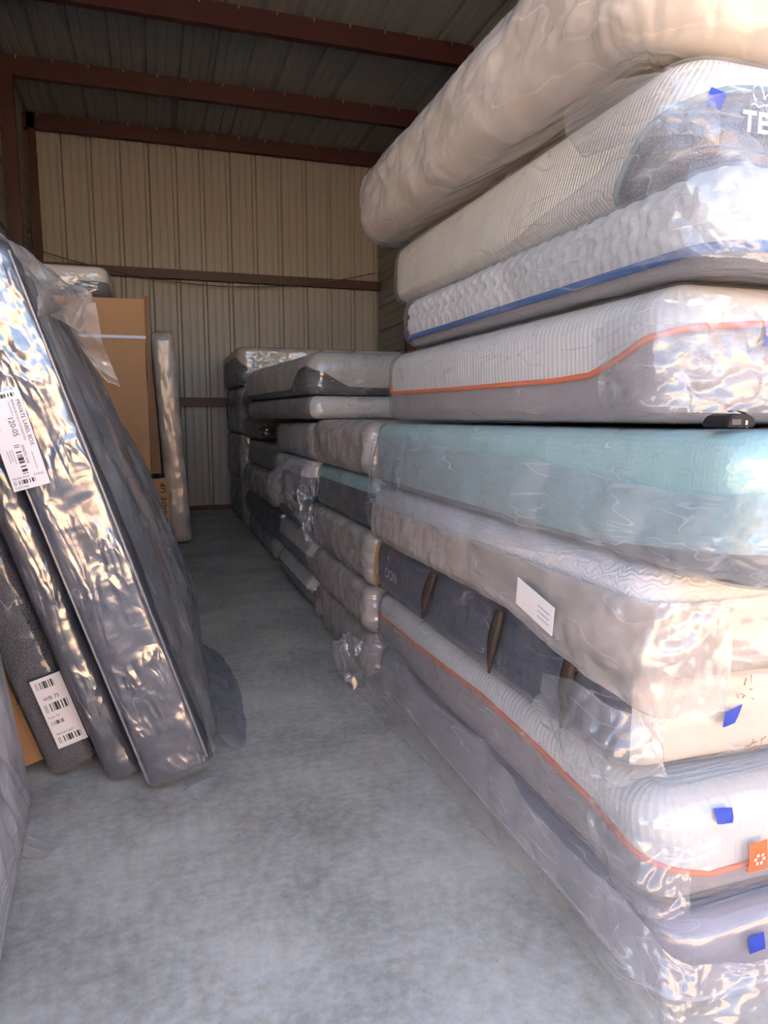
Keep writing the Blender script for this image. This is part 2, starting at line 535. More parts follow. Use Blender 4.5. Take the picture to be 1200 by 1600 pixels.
def box_mesh(name, x0, x1, y0, y1, z0, z1, bev=0.0):
    import bmesh
    bm = bmesh.new()
    vs = [bm.verts.new((x, y, z)) for x in (x0, x1) for y in (y0, y1) for z in (z0, z1)]
    for f in ((0, 1, 3, 2), (4, 6, 7, 5), (0, 4, 5, 1), (2, 3, 7, 6), (0, 2, 6, 4), (1, 5, 7, 3)):
        bm.faces.new([vs[i] for i in f])
    bmesh.ops.recalc_face_normals(bm, faces=bm.faces)
    if bev:
        bmesh.ops.bevel(bm, geom=list(bm.edges), offset=bev, segments=2, affect='EDGES', profile=0.6)
    me = bpy.data.meshes.new(name)
    bm.to_mesh(me)
    bm.free()
    return me


def tube_mesh(name, pts, r, n=6, closed=False, flat=None):
    P = np.asarray(pts, float)
    k = len(P)
    if closed:
        T = np.roll(P, -1, 0) - np.roll(P, 1, 0)
    else:
        T = np.gradient(P, axis=0)
    T /= np.maximum(np.linalg.norm(T, axis=1, keepdims=True), 1e-9)
    up = np.where(np.abs(T[:, 2:3]) > 0.9, np.array([[1.0, 0, 0]]), np.array([[0, 0, 1.0]]))
    A = np.cross(T, up)
    A /= np.linalg.norm(A, axis=1, keepdims=True)
    B = np.cross(A, T)
    an = np.linspace(0, 2 * PI, n, endpoint=False)
    ra, rb = (r, r) if flat is None else (r, flat)
    V = P[:, None, :] + ra * np.cos(an)[None, :, None] * A[:, None, :] + rb * np.sin(an)[None, :, None] * B[:, None, :]
    # wrap around the tube
    V2 = np.concatenate([V, V[:, :1]], 1)
    f = []
    for i in range(k if closed else k - 1):
        j = (i + 1) % k
        for q in range(n):
            q2 = (q + 1) % n
            f.append((i * n + q, i * n + q2, j * n + q2, j * n + q))
    return raw_mesh(name, V.reshape(-1, 3), np.array(f)[:, ::-1])


def text_mesh(s, size, spacing=1.0, shear=0.0, bold=0.0):
    cu = bpy.data.curves.new('lettering', 'FONT')
    cu.body = s
    cu.size = size
    cu.space_character = spacing
    cu.shear = shear
    cu.resolution_u = 2
    cu.offset = bold
    cu.align_x, cu.align_y = 'LEFT', 'BOTTOM_BASELINE'
    o = bpy.data.objects.new('lettering', cu)
    COL.objects.link(o)
    dg = bpy.context.evaluated_depsgraph_get()
    me = bpy.data.meshes.new_from_object(o.evaluated_get(dg))
    bpy.data.objects.remove(o)
    bpy.data.curves.remove(cu)
    return me


def spline_grid(ctrl, nu, nv):
    """Catmull-Rom patch through a control grid (a,b,3) -> (nu,nv,3)"""
    C = np.asarray(ctrl, float)

    def along(C, n):
        k = C.shape[0]
        t = np.linspace(0, k - 1, n)
        i = np.clip(np.floor(t).astype(int), 0, k - 2)
        f = (t - i).reshape((-1,) + (1,) * (C.ndim - 1))
        g = lambda j: C[np.clip(j, 0, k - 1)]
        p0, p1, p2, p3 = g(i - 1), g(i), g(i + 1), g(i + 2)
        return 0.5 * (2 * p1 + (p2 - p0) * f + (2 * p0 - 5 * p1 + 4 * p2 - p3) * f ** 2 + (3 * p1 - p0 - 3 * p2 + p3) * f ** 3)
    G = along(C, nu)
    G = along(np.swapaxes(G, 0, 1), nv)
    return np.swapaxes(G, 0, 1)


def sheet(name, ctrl, mat, parent, nu=60, nv=60, amp=0.012, fold=(2.0, 8.0), seed=1, fine=0.004, world=True):
    """a loose hanging piece of polythene; ctrl in world coordinates"""
    G = spline_grid(ctrl, nu, nv)
    du = np.gradient(G, axis=0)
    dv = np.gradient(G, axis=1)
    nn = np.cross(du, dv)
    nn /= np.maximum(np.linalg.norm(nn, axis=2, keepdims=True), 1e-9)
    lu = np.linalg.norm(du, axis=2).sum(0).mean()
    lv = np.linalg.norm(dv, axis=2).sum(1).mean()
    u = np.linspace(0, lu, nu)[:, None] + np.zeros((1, nv))
    v = np.linspace(0, lv, nv)[None, :] + np.zeros((nu, 1))
    wu = u + 0.06 * noise3(u * 3, v * 3, 0, seed + 5)
    d = amp * (ridge(noise3(wu * fold[0] + 0.7 * v, v * fold[1], 0, seed), 1.5) - 0.3) + amp * 1.2 * noise3(u * 2.5, v * 2.5, 1, seed)
    d += fine * (ridge(noise3(u * 16, v * 16 + u * 5, 2, seed), 2) - 0.2)
    # ragged rim
    G = G + nn * d[..., None]
    if world and parent is not None:
        Mi = np.array(mat4(parent).inverted())
        G = G @ Mi[:3, :3].T + Mi[:3, 3]
    me = raw_mesh(name, G.reshape(-1, 3), grid_faces(nu, nv), np.stack([u, v], -1).reshape(-1, 2))
    return link(name, me, mat, parent)


# ------------------------------------------------------------------ mattress builder
class Slab:
    def __init__(self, W, L, T, rc, rb, rt, step=(0.02, 0.012, 0.08, 0.08), bulge=0.008, deform=None):
        self.W, self.L, self.T, self.rc, self.rb, self.rt, self.bulge, self.deform = W, L, T, rc, rb, rt, bulge, deform
        hx, hy = W / 2, L / 2
        pts, nrm = [], []

        def seg(p, q, st, n):
            k = max(2, int(math.hypot(q[0] - p[0], q[1] - p[1]) / st))
            for i in range(k):
                t = i / k
                pts.append((p[0] + (q[0] - p[0]) * t, p[1] + (q[1] - p[1]) * t))
                nrm.append(n)

        def arc(c, a0, st):
            k = max(4, int(rc * PI / 2 / st))
            for i in range(k):
                a = a0 + PI / 2 * i / k
                pts.append((c[0] + rc * math.cos(a), c[1] + rc * math.sin(a)))
                nrm.append((math.cos(a), math.sin(a)))
        sl, sf, sr, sb = step
        seg((-hx, hy - rc), (-hx, -hy + rc), sl, (-1, 0))
        self.i_corner = len(pts)
        arc((-hx + rc, -hy + rc), PI, min(sl, sf))
        self.i_front = len(pts)
        seg((-hx + rc, -hy), (hx - rc, -hy), sf, (0, -1))
        self.i_front_end = len(pts)
        arc((hx - rc, -hy + rc), 1.5 * PI, sr)
        seg((hx, -hy + rc), (hx, hy - rc), sr, (1, 0))
        arc((hx - rc, hy - rc), 0, sr)
        seg((hx - rc, hy), (-hx + rc, hy), sb, (0, 1))
        self.i_back_end = len(pts)
        arc((-hx + rc, hy - rc), PI / 2, sl)
        self.B, self.Nn = np.array(pts), np.array(nrm)
        d = np.linalg.norm(np.roll(self.B, -1, 0) - self.B, axis=1)
        self.S = np.concatenate([[0], np.cumsum(d)[:-1]])
        self.n = len(pts)
        # signed arclength measured from the middle of the near-left corner
        self.Q = self.S - 0.5 * (self.S[self.i_corner] + self.S[self.i_front])

    def inset(self, z):
        T, rb, rt = self.T, self.rb, self.rt
        ib = np.where(z < rb, rb - np.sqrt(np.maximum(rb ** 2 - (rb - np.clip(z, 0, rb)) ** 2, 0)), 0)
        zt = T - z
        it = np.where(zt < rt, rt - np.sqrt(np.maximum(rt ** 2 - (rt - np.clip(zt, 0, rt)) ** 2, 0)), 0)
        return ib + it - self.bulge * (1 - (2 * z / T - 1) ** 2)

    def side(self, H, cols=None, disp=None, out=0.0):
        """H (n,rows) fraction of height -> points (n,rows,3), uv"""
        idx = np.arange(self.n) if cols is None else np.asarray(cols)
        z = H * self.T
        ins = self.inset(z) - out
        if disp is not None:
            ins = ins - disp
        P = np.empty(H.shape + (3,))
        P[..., 0] = self.B[idx, 0][:, None] - self.Nn[idx, 0][:, None] * ins
        P[..., 1] = self.B[idx, 1][:, None] - self.Nn[idx, 1][:, None] * ins
        P[..., 2] = z
        uv = np.stack([np.broadcast_to(self.S[idx][:, None], H.shape), z], -1)
        return P, uv

    def cap(self, edge, rings, fn=None):
        """rings of points from an edge loop (n,3) towards the middle"""
        t = 1 - (1 - np.linspace(0, 1, rings + 1)[1:]) ** 1.6
        c = np.array([0.0, 0.0])
        hx, hy = self.W / 2, self.L / 2
        m = min(hx, hy)
        E = edge[:, None, :2]
        # shrink both axes by the same length so that rings follow the outline
        tgt = np.stack([np.clip(E[..., 0], -(hx - m), hx - m), np.clip(E[..., 1], -(hy - m), hy - m)], -1)
        XY = E + (tgt - E) * t[None, :, None]
        z = np.broadcast_to(edge[:, None, 2], XY.shape[:2]).copy()
        if fn is not None:
            z = z + fn(XY[..., 0], XY[..., 1], t[None, :])
        return np.concatenate([XY, z[..., None]], -1)


def mesh_from(name, P, uv, closed, deform):
    V = P.reshape(-1, 3)
    if deform is not None:
        V = deform(V)
    return raw_mesh(name, V, grid_faces(P.shape[0], P.shape[1], closed), uv.reshape(-1, 2))


FILMS = {}


def fold_(n):
    return 0.45 - np.abs(n) * 1.9


def wrinkle(S, Z, Q, cfg, seed, T):
    a = cfg.get('amp', 0.012)
    st = cfg.get('style', 'crinkle')
    w1 = 0.07 * noise3(S * 4, Z * 4, 0, seed + 3) + 0.025 * noise3(S * 13, Z * 13, 0, seed + 4)
    if st == 'fold':      # hanging pleats
        d = fold_(noise3((S + w1) * 8 + Z * 2.0, Z * 2.4, 0, seed)) + 0.55 * fold_(noise3((S + w1) * 19 - Z * 5, Z * 6, 1, seed))
    elif st == 'diag':    # pulled aslant
        p, q = S + Z * 0.9, Z - S * 0.35
        d = fold_(noise3((p + w1) * 4, (q + w1) * 10, 0, seed)) + 0.5 * fold_(noise3(p * 8, (q + w1) * 24, 1, seed))
    elif st == 'long':    # pulled lengthwise
        d = fold_(noise3((S + w1) * 2.2, (Z + 0.5 * w1) * 13, 0, seed)) + 0.5 * fold_(noise3(S * 5, (Z + 0.4 * w1) * 30, 1, seed))
    else:
        d = fold_(noise3((S + w1) * 5, (Z + w1) * 6, 0, seed)) + 0.6 * fold_(noise3((S + w1) * 12 + Z * 4, (Z - w1) * 13 - S * 3, 1, seed))
    d += 0.28 * fold_(noise3((S - w1) * 34, (Z + w1) * 31, 2, seed))
    big = noise3(S * 1.7, Z * 2.5, 3, seed)
    r = np.sqrt(Q ** 2 + (Z - T * 0.5) ** 2)
    ph = np.arctan2(Z - T * 0.5, Q)
    fan = fold_(noise3(ph * 4.5, r * 2.0, 0, seed + 7)) + 0.5 * fold_(noise3(ph * 11, r * 4.0, 1, seed + 7))
    corner = np.exp(-(Q / 0.24) ** 2) * np.clip(r / 0.06, 0, 1)
    return a * (0.6 * d + 0.9 * big) + a * cfg.get('corner', 0.8) * 0.55 * fan * corner


def mattress(name, label, cat, pos, W, L, T, layers, films=None, group=None, rotz=0.0, rot=None, rc=0.09, rb=0.05, rt=0.05,
             step=(0.02, 0.012, 0.1, 0.1), bulge=0.008, seed=1, lump=0.006, deform=None, caps=(4, 6), quilt=None, topfn=None):
    """layers: list of (part name, material, low, high[, cols]) from the bottom up; low/high are fractions or functions of Q (metres
    from the near-left corner, negative along the left side). pos = near-left-bottom corner in the world."""
    ez = rot if rot is not None else (0, 0, rotz)
    R = Euler(ez).to_matrix()
    loc = Vector(pos) - R @ Vector((-W / 2, -L / 2, 0))
    root = empty(name, loc, ez)
    tag(root, label, cat, group)

    def dfm(V):
        V = V.copy()
        k = lump * noise3(V[:, 0] * 2.1, V[:, 1] * 2.1, V[:, 2] * 2.1, seed)
        hx, hy = W / 2, L / 2
        V[:, 0] += k * np.sign(V[:, 0]) * np.clip(np.abs(V[:, 0]) / hx, 0, 1) ** 4 * 1.5
        V[:, 1] += k * np.sign(V[:, 1]) * np.clip(np.abs(V[:, 1]) / hy, 0, 1) ** 4 * 1.5
        if deform is not None:
            V = deform(V)
        return V
    sl = Slab(W, L, T, rc, rb, rt, step, bulge)
    ev = lambda h: np.clip(h(sl.Q), 0, 1) if callable(h) else np.full(sl.n, float(h))
    for li, lay in enumerate(layers):
        nm, mt, lo, hi = lay[:4]
        cols = lay[4](sl) if len(lay) > 4 else None
        closed = cols is None
        lo_, hi_ = ev(lo), ev(hi)
        if cols is not None:
            lo_, hi_ = lo_[cols], hi_[cols]
        top = (not callable(hi)) and hi >= 1
        bot = (not callable(lo)) and lo <= 0
        rows = max(5, int(T * (hi_.max() - lo_.min()) / 0.016) + 2)
        u = np.linspace(0, 1, rows)
        if top and bot:
            u = 0.5 - 0.5 * np.cos(u * PI)
        elif top:
            u = 1 - (1 - u) ** 1.7
        elif bot:
            u = u ** 1.7
        H = lo_[:, None] + (hi_ - lo_)[:, None] * u[None, :]
        disp = None
        if quilt is not None and nm in quilt:
            idx = np.arange(sl.n) if cols is None else cols
            disp = quilt[nm](sl.S[idx][:, None], H * T)
        P, uv = sl.side(H, cols, disp)
        if closed and top:
            C = sl.cap(P[:, -1], caps[1], topfn)
            P = np.concatenate([P, C], 1)
            uv = np.concatenate([uv, C[..., :2]], 1)
        if closed and bot:
            C = sl.cap(P[:, 0], caps[0])[:, ::-1]
            P = np.concatenate([C, P], 1)
            uv = np.concatenate([C[..., :2], uv], 1)
        link(nm, mesh_from(nm, P, uv, closed, dfm), mt, root)
    root_sl = sl
    Mw = mat4(root)
    for fi, cfg in enumerate(films or []):
        o = cfg.get('out', 0.012)
        stp = cfg.get('step', (step[0] * 0.6, step[1] * 0.8, step[2], step[3]))
        fs = Slab(W, L, T, rc, max(rb, 0.03), max(rt, 0.03), stp, bulge)
        rows = max(8, int(T / (0.0085 if step[0] < 0.025 or cfg.get('fine') else 0.016)))
        u = 0.5 - 0.5 * np.cos(np.linspace(0.0, 1, rows) * PI)
        z0, z1 = cfg.get('h', (0.0, 1.0))
        H = np.broadcast_to((z0 + (z1 - z0) * u)[None, :], (fs.n, rows)).copy()
        Z = H * T
        d = wrinkle(fs.S[:, None], Z, fs.Q[:, None], cfg, seed + 31 * fi, T)
        d = np.maximum(d, -o * 0.55)
        d *= np.sin(np.clip(u, 0, 1) * PI)[None, :] * 0.6 + 0.4
        flare = cfg.get('flare', 0.0)
        if flare:
            d = d + flare * ((1 - H) ** 2) * (0.6 + 0.8 * (noise3(fs.S * 3, 0.5, 0, seed) + 0.3))[:, None]
        P, uv = fs.side(H, None, d, o)
        if z0 <= 0:
            P[..., 2] -= 0.003 * (1 - H)
        if z1 >= 1:
            ztop = lambda x, y, t: cfg.get('capamp', 0.0012) * (ridge(noise3(x * 6, y * 9, 0, seed), 1.5) - 0.2) * np.clip(t * 6, 0, 1)
            P[..., 2] += 0.003 * H
            C = fs.cap(P[:, -1], cfg.get('caprings', caps[1]), ztop)
            P = np.concatenate([P, C], 1)
            uv = np.concatenate([uv, C[..., :2]], 1)
        if z0 <= 0 and cfg.get('under', True):
            C = fs.cap(P[:, 0], 3)[:, ::-1]
            P = np.concatenate([C, P], 1)
            uv = np.concatenate([C[..., :2], uv], 1)
        V = dfm(P.reshape(-1, 3))
        if cfg.get('post'):
            V = cfg['post'](V)
        fq = grid_faces(P.shape[0], P.shape[1], True)
        fo = link('plastic_film', raw_mesh('plastic_film', V, fq, uv.reshape(-1, 2)), cfg.get('mat', 'film_haze'), root)
        Vw = V @ np.array(R).T + np.array(loc)
        FILMS.setdefault(root.name, []).append((Vw, fq))
    root_info[root.name] = (sl, dfm, R, loc)
    return root


root_info = {}


def piping(root, h, r, mat, name='piping', out=0.004, q0=None, q1=None, flat=None):
    sl, dfm, R, loc = root_info[root.name]
    hv = np.clip(h(sl.Q), 0, 1) if callable(h) else np.full(sl.n, float(h))
    idx = np.arange(sl.n)
    closed = True
    if q0 is not None:
        idx = idx[(sl.Q >= q0) & (sl.Q <= q1)]
        closed = False
    P, _ = sl.side(hv[idx][:, None], idx, None, out)
    V = dfm(P[:, 0])
    return link(name, tube_mesh(name, V, r, 6, closed, flat), mat, root)


_BVH = {}


def bvh_of(root):
    if root.name not in _BVH:
        Vs, Fs, off = [], [], 0
        for V, F in FILMS[root.name]:
            Vs.append(V)
            Fs.append(F + off)
            off += len(V)
        _BVH[root.name] = BVHTree.FromPolygons(np.concatenate(Vs).tolist(), np.concatenate(Fs).tolist())
    return _BVH[root.name]


def stick(name, root, mat, corners, axis, off=0.004, n=6, smooth=0.0, parent=None):
    """a flexible patch stuck to the wrap. corners: 4 points (p,q) in the plane across `axis` ('y': (x,z) looking +y; 'x': (y,z) looking +x)"""
    bv = bvh_of(root)
    c = np.array(corners, float)
    V = []
    for i in range(n):
        for j in range(n):
            u, v = i / (n - 1), j / (n - 1)
            p = (1 - v) * ((1 - u) * c[0] + u * c[1]) + v * ((1 - u) * c[3] + u * c[2])
            if axis == 'y':
                o, d = Vector((p[0], -0.5, p[1])), Vector((0, 1, 0))
            else:
                o, d = Vector((0.3, p[0], p[1])), Vector((1, 0, 0))
            hit, nr, ix, ds = bv.ray_cast(o, d)
            V.append(hit if hit is not None else None)
    good = [v for v in V if v is not None]
    ax = 1 if axis == 'y' else 0
    m = min(v[ax] for v in good)
    av = sum(v[ax] for v in good) / len(good)
    W_ = []
    for k, v in enumerate(V):
        i, j = divmod(k, n)
        u, w = i / (n - 1), j / (n - 1)
        p = (1 - w) * ((1 - u) * c[0] + u * c[1]) + w * ((1 - u) * c[3] + u * c[2])
        dpt = (v[ax] if v is not None else av) * (1 - smooth) + (m + 0.002) * smooth - off
        W_.append((p[0], dpt, p[1]) if axis == 'y' else (dpt, p[0], p[1]))
    Mi = mat4(root).inverted()
    V = [tuple(Mi @ Vector(p)) for p in W_]
    me = raw_mesh(name, V, grid_faces(n, n, flip=(axis == 'x')), [(k // n / (n - 1), k % n / (n - 1)) for k in range(n * n)])
    return link(name, me, mat, parent or root)


# ================================================================== THE SHED
XL, XR, YF, YB, ZC = -1.55, 3.60, 1.15, 11.5, 5.60
PITCH = 0.39


def ribbed(name, length, height, mat, parent, M4, phase=0.0):
    """one ribbed steel sheet: profile along local x, extruded along local y, ribs pushed towards +z"""
    xs, zs = [], []
    k = 0
    x = 0.0
    prof = [(0, 0), (0.022, 0.034), (0.062, 0.034), (0.084, 0), (0.16, 0), (0.168, 0.008), (0.184, 0.008), (0.192, 0), (0.27, 0), (0.278, 0.008), (0.294, 0.008), (0.302, 0)]
    while x < length - 1e-6:
        for px_, pz in prof:
            if x + px_ <= length + 1e-6:
                xs.append(x + px_)
                zs.append(pz)
        x += PITCH
    xs.append(length)
    zs.append(0)
    V, Fq = [], []
    for a, b in zip(xs, zs):
        V.append((a, 0, b))
        V.append((a, height, b))
    for i in range(len(xs) - 1):
        Fq.append((2 * i, 2 * i + 2, 2 * i + 3, 2 * i + 1))
    me = raw_mesh(name, np.array(V), np.array(Fq), smooth=False)
    me.transform(M4)
    return link(name, me, mat, parent)


def frame4(origin, ex, ey):
    ex, ey = Vector(ex), Vector(ey)
    ez = ex.cross(ey)
    m = Matrix((ex, ey, ez)).transposed().to_4x4()
    m.translation = Vector(origin)
    return m


def cladding(parent, origin, ex, ey, total, height, mat, width=3 * PITCH, name='wall_panel'):
    t = 0.0
    while t < total - 0.02:
        w = min(width, total - t)
        ribbed(name, w - 0.002, height, mat, parent, frame4(Vector(origin) + Vector(ex) * t, ex, ey))
        t += w


def slabbox(name, mat, b, kind='structure', parent=None):
    o = link(name, box_mesh(name, *b), mat, parent)
    if parent is None:
        o['kind'] = kind
    return o


# floor: two pours with a control joint between them
fl = slabbox('floor', 'concrete', (XL - 0.1, XR + 0.1, YF - 0.2, YB + 0.1, -0.25, -0.03))
for y0, y1 in ((YF - 0.2, 5.80), (5.806, YB + 0.1)):
    link('floor_slab', box_mesh('floor_slab', XL - 0.1, XR + 0.1, y0, y1, -0.03, 0.0), 'concrete', fl)
gr = slabbox('ground', 'ground', (-60, 60, -70, YF - 0.2, -0.3, -0.02))

wb = slabbox('wall_back', 'panel', (XL - 0.1, XR + 0.1, YB + 0.06, YB + 0.1, -0.02, ZC + 0.2))
cladding(wb, (XR, YB, 0.0), (-1, 0, 0), (0, 0, 1), XR - XL, ZC + 0.1, 'panel')
wl = slabbox('wall_left', 'panel', (XL - 0.12, XL - 0.06, YF - 0.2, YB + 0.1, -0.02, ZC + 0.2))
cladding(wl, (XL, YF - 0.2, 0.05), (0, 0, 1), (0, 1, 0), ZC, YB - YF + 0.2, 'panel')
wr = slabbox('wall_right', 'panel', (XR + 0.06, XR + 0.12, YF - 0.2, YB + 0.1, -0.02, ZC + 0.2))
cladding(wr, (XR, YB, 0.05), (0, 0, 1), (0, -1, 0), ZC, YB - YF + 0.2, 'panel')
ce = slabbox('ceiling', 'roof', (XL - 0.12, XR + 0.12, YF - 0.2, YB + 0.1, ZC + 0.06, ZC + 0.1))
cladding(ce, (XL, YF - 0.2, ZC), (1, 0, 0), (0, 1, 0), XR - XL, YB - YF + 0.2, 'roof', name='roof_panel')
# unseen row of units, added across the drive to bounce warm sunlight inside
wo = slabbox('wall_opposite_added', 'added_wall_tan', (-40, 40, -17.5, -13.0, -0.02, 4.6))
for i in range(20):
    x0 = -39 + i * 4.0
    link('added_roll_up_door', box_mesh('added_roll_up_door', x0, x0 + 3.2, -13.0, -12.95, 0.0, 3.4), 'added_door_paint', wo)  # doors added with it, their colour warming the bounced light
# door head and jambs of the open front
wf = slabbox('wall_front', 'panel', (XL - 0.1, XR + 0.1, YF - 0.25, YF - 0.2, 4.6, ZC + 0.2))
link('door_jamb', box_mesh('door_jamb', XL - 0.1, XL + 0.1, YF - 0.3, YF - 0.18, -0.02, 4.6), 'primer', wf)
link('door_jamb', box_mesh('door_jamb', XR - 0.1, XR + 0.1, YF - 0.3, YF - 0.18, -0.02, 4.6), 'primer', wf)


def cee(name, p0, p1, depth, flange, up, side, mat, parent, t=0.012):
    """lipped C section from p0 to p1: web `depth` tall along `up`, flanges towards `side`"""
    p0, p1, up, side = Vector(p0), Vector(p1), Vector(up), Vector(side)
    pr = [(0, 0), (flange, 0), (flange, 0.03), (flange - t, 0.03), (flange - t, t), (t, t), (t, depth - t), (flange - t, depth - t),
          (flange - t, depth - 0.03), (flange, depth - 0.03), (flange, depth), (0, depth)]
    V = [p + side * a + up * b for p in (p0, p1) for a, b in pr]
    n = len(pr)
    Fc = [tuple((i, (i + 1) % n, n + (i + 1) % n, n + i)) for i in range(n)]
    me = poly_mesh(name, V, Fc + [tuple(range(n))[::-1], tuple(range(n, 2 * n))])
    return link(name, me, mat, parent)


for py in (2.5, 4.3, 6.1, 7.9, 9.7, 11.36):
    d = 0.22 if py < 11 else 0.2
    cee('purlin', (XL, py, ZC - d - 0.005), (XR, py, ZC - d - 0.005), d, 0.09, (0, 0, 1), (0, 1, 0), 'primer', ce)
    # roof screws and clips along the upper flange, seen as small ticks
    V, Fq = [], []
    x = XL + 0.2
    while x < XR - 0.05 and py > 5:
        for a in (0, 1):
            pass
        b = len(V)
        for dx in (-0.006, 0.006):
            for dy in (-0.012, -0.002):
                for dz in (-0.035, 0.0):
                    V.append((x + dx, py + dy, ZC - 0.004 + dz))
        Fq += [(b, b + 1, b + 3, b + 2), (b + 4, b + 6, b + 7, b + 5), (b, b + 4, b + 5, b + 1), (b + 2, b + 3, b + 7, b + 6), (b, b + 2, b + 6, b + 4), (b + 1, b + 5, b + 7, b + 3)]
        x += PITCH
    if V:
        o = link('roof_clip', raw_mesh('roof_clip', np.array(V), np.array(Fq), smooth=False), 'bolt', ce)
        o['kind'] = 'stuff'
# girts across the back wall, base angle, corner post
for gz in (1.62, 3.50):
    cee('girt', (XL, YB - 0.13, gz), (XR, YB - 0.13, gz), 0.13, 0.12, (0, 0, 1), (0, 1, 0), 'primer', wb)
link('base_angle', box_mesh('base_angle', XL, XR, YB - 0.05, YB - 0.005, 0.0, 0.07), 'primer', wb)
cee('corner_post', (XL + 0.05, YB - 0.14, 0), (XL + 0.05, YB - 0.14, ZC), 0.10, 0.12, (1, 0, 0), (0, 1, 0), 'primer', wb)
for cy in (9.66, 7.86, 4.26):
    cee('column', (XL + 0.005, cy, 0), (XL + 0.005, cy, ZC - 0.2), 0.15, 0.10, (1, 0, 0), (0, 1, 0), 'primer', wl)
    cee('column', (XR - 0.155, cy, 0), (XR - 0.155, cy, ZC - 0.2), 0.15, 0.10, (1, 0, 0), (0, 1, 0), 'primer', wr)
for gz in (1.62, 3.50):
    cee('girt', (XL + 0.005, 4.4, gz), (XL + 0.005, 7.8, gz), 0.13, 0.1, (0, 0, 1), (1, 0, 0), 'primer', wl)
# slack brace cable in front of the upper girt
cab = []
for t in np.linspace(0, 1, 30):
    x = XL + 0.15 + t * 4.9
    cab.append((x, YB - 0.16, 3.76 - 0.34 * 4 * t * (1 - t) + 0.0))
link('brace_cable', tube_mesh('brace_cable', cab, 0.008, 5), 'cable', wb)

# ================================================================== FRONT RIGHT STACK
XS = 1.10   # the aisle face of the stacks
G_A = 'mattresses piled in the tall front stack'
hq = lambda pts: (lambda Q: np.interp(Q, [p[0] for p in pts], [p[1] for p in pts]))


def side_cols(sl):
    a = list(range(sl.i_back_end, sl.n)) + list(range(0, sl.i_corner + (sl.i_front - sl.i_corner) * 2 // 3))
    return np.array(a)


def rest_cols(sl):
    return np.array(list(range(sl.i_corner + (sl.i_front - sl.i_corner) * 2 // 3 - 1, sl.i_back_end + 1)))


# 1 lilac-grey mattress on the floor
a1 = mattress('mattress', 'lilac-grey mattress in loose film on the floor, bottom of the front stack', 'mattress', (XS + 0.01, 1.25, 0.012), 1.52, 2.27, 0.24,
              [('base_panel', 'whiteswirl', 0, 0.16), ('side_border', 'greylilac', 0.16, 1)],
              [dict(mat='film_haze', out=0.014, amp=0.012, style='long', rows=26)], G_A, seed=2, rc=0.11)
piping(a1, 0.16, 0.006, 'whitepipe')
# 2 white over grey with orange piping
h2 = hq([(-2.2, 0.56), (-1.4, 0.65), (-0.9, 0.70), (-0.5, 0.66), (-0.22, 0.58), (-0.08, 0.48), (0.05, 0.36), (0.14, 0.27), (0.5, 0.33), (1.2, 0.40), (1.7, 0.6)])
a2 = mattress('mattress', 'white wave-quilted mattress with orange piping, second from the bottom of the front stack', 'mattress', (XS - 0.005, 1.30, 0.262), 1.52, 2.23, 0.278,
              [('side_border', 'greyside', 0, h2), ('quilted_top', 'whitewave', h2, 1)],
              [dict(mat='film_clear', out=0.016, amp=0.014, style='diag', rows=30, corner=1.6)], G_A, seed=3, rc=0.10, rt=0.07)
piping(a2, h2, 0.007, 'orange')
# 3 cream end, navy side with straps
a3 = mattress('mattress', 'cream mattress with a dark navy side panel and brown straps', 'mattress', (XS - 0.008, 1.42, 0.552), 1.52, 2.12, 0.268,
              [('side_panel', 'navy', 0, 1, side_cols), ('end_panel', 'cream', 0, 1, rest_cols)],
              [dict(mat='film_tight', out=0.014, amp=0.014, style='fold', rows=26, corner=1.5)], G_A, seed=4, rc=0.09, rt=0.06, caps=(4, 6))
# 4 white damask under beige film
a4 = mattress('mattress', 'white damask-edged mattress in dull beige film below the teal mattress', 'mattress', (XS - 0.03, 1.33, 0.832), 1.56, 2.20, 0.262,
              [('lower_border', 'beige', 0, 0.62), ('damask_top', 'whiteswirl', 0.62, 1)],
              [dict(mat='film_beige', out=0.02, amp=0.022, style='fold', rows=28, corner=1.2, flare=0.015, h=(0.0, 0.74))], G_A, seed=5, rc=0.10, rt=0.05)
# 5 pale teal
h5 = hq([(-2.6, 0.10), (-0.5, 0.08), (0, 0.24), (0.6, 0.28), (1.8, 0.1)])
a5 = mattress('mattress', 'pale teal mattress with a charcoal foot, halfway up the front stack', 'mattress', (XS - 0.01, 1.06, 1.105), 1.52, 2.48, 0.315,
              [('base_border', 'charcoal', 0, h5), ('knit_cover', 'teal', h5, 1)],
              [dict(mat='film_clear', out=0.010, amp=0.010, style='fold', rows=30, corner=1.2)], G_A, seed=6, rc=0.12, rt=0.05)
# 6 orange piping, wave quilting
h6 = hq([(-2.2, 0.41), (-1.2, 0.37), (-0.45, 0.36), (-0.28, 0.38), (-0.16, 0.48), (-0.06, 0.60), (0.03, 0.66), (0.3, 0.72), (1.4, 0.72), (1.7, 0.5)])
a6 = mattress('mattress', 'white mattress with orange piping sweeping up at its corner, above the teal mattress', 'mattress', (XS, 1.33, 1.438), 1.52, 2.03, 0.318,
              [('side_border', 'greyside', 0, h6), ('quilted_top', 'whitewave', h6, 1)],
              [dict(mat='film_tight', out=0.014, amp=0.010, style='diag', rows=30, corner=2.4)], G_A, seed=7, rc=0.10, rt=0.09)
piping(a6, h6, 0.0085, 'orange')


# 7 diamond quilting with a blue stripe
def tri_quilt(S, Z):
    lam = 0.062
    w = 0.012 * noise3(S * 5, Z * 5, 0, 9)
    h = None
    for an in (0.0, PI / 3, -PI / 3):
        t = np.abs(np.sin(PI * ((S + w) * math.sin(an) + (Z + w) * math.cos(an)) / lam))
        h = t if h is None else np.minimum(h, t)
    return 0.02 * (h - 0.35)


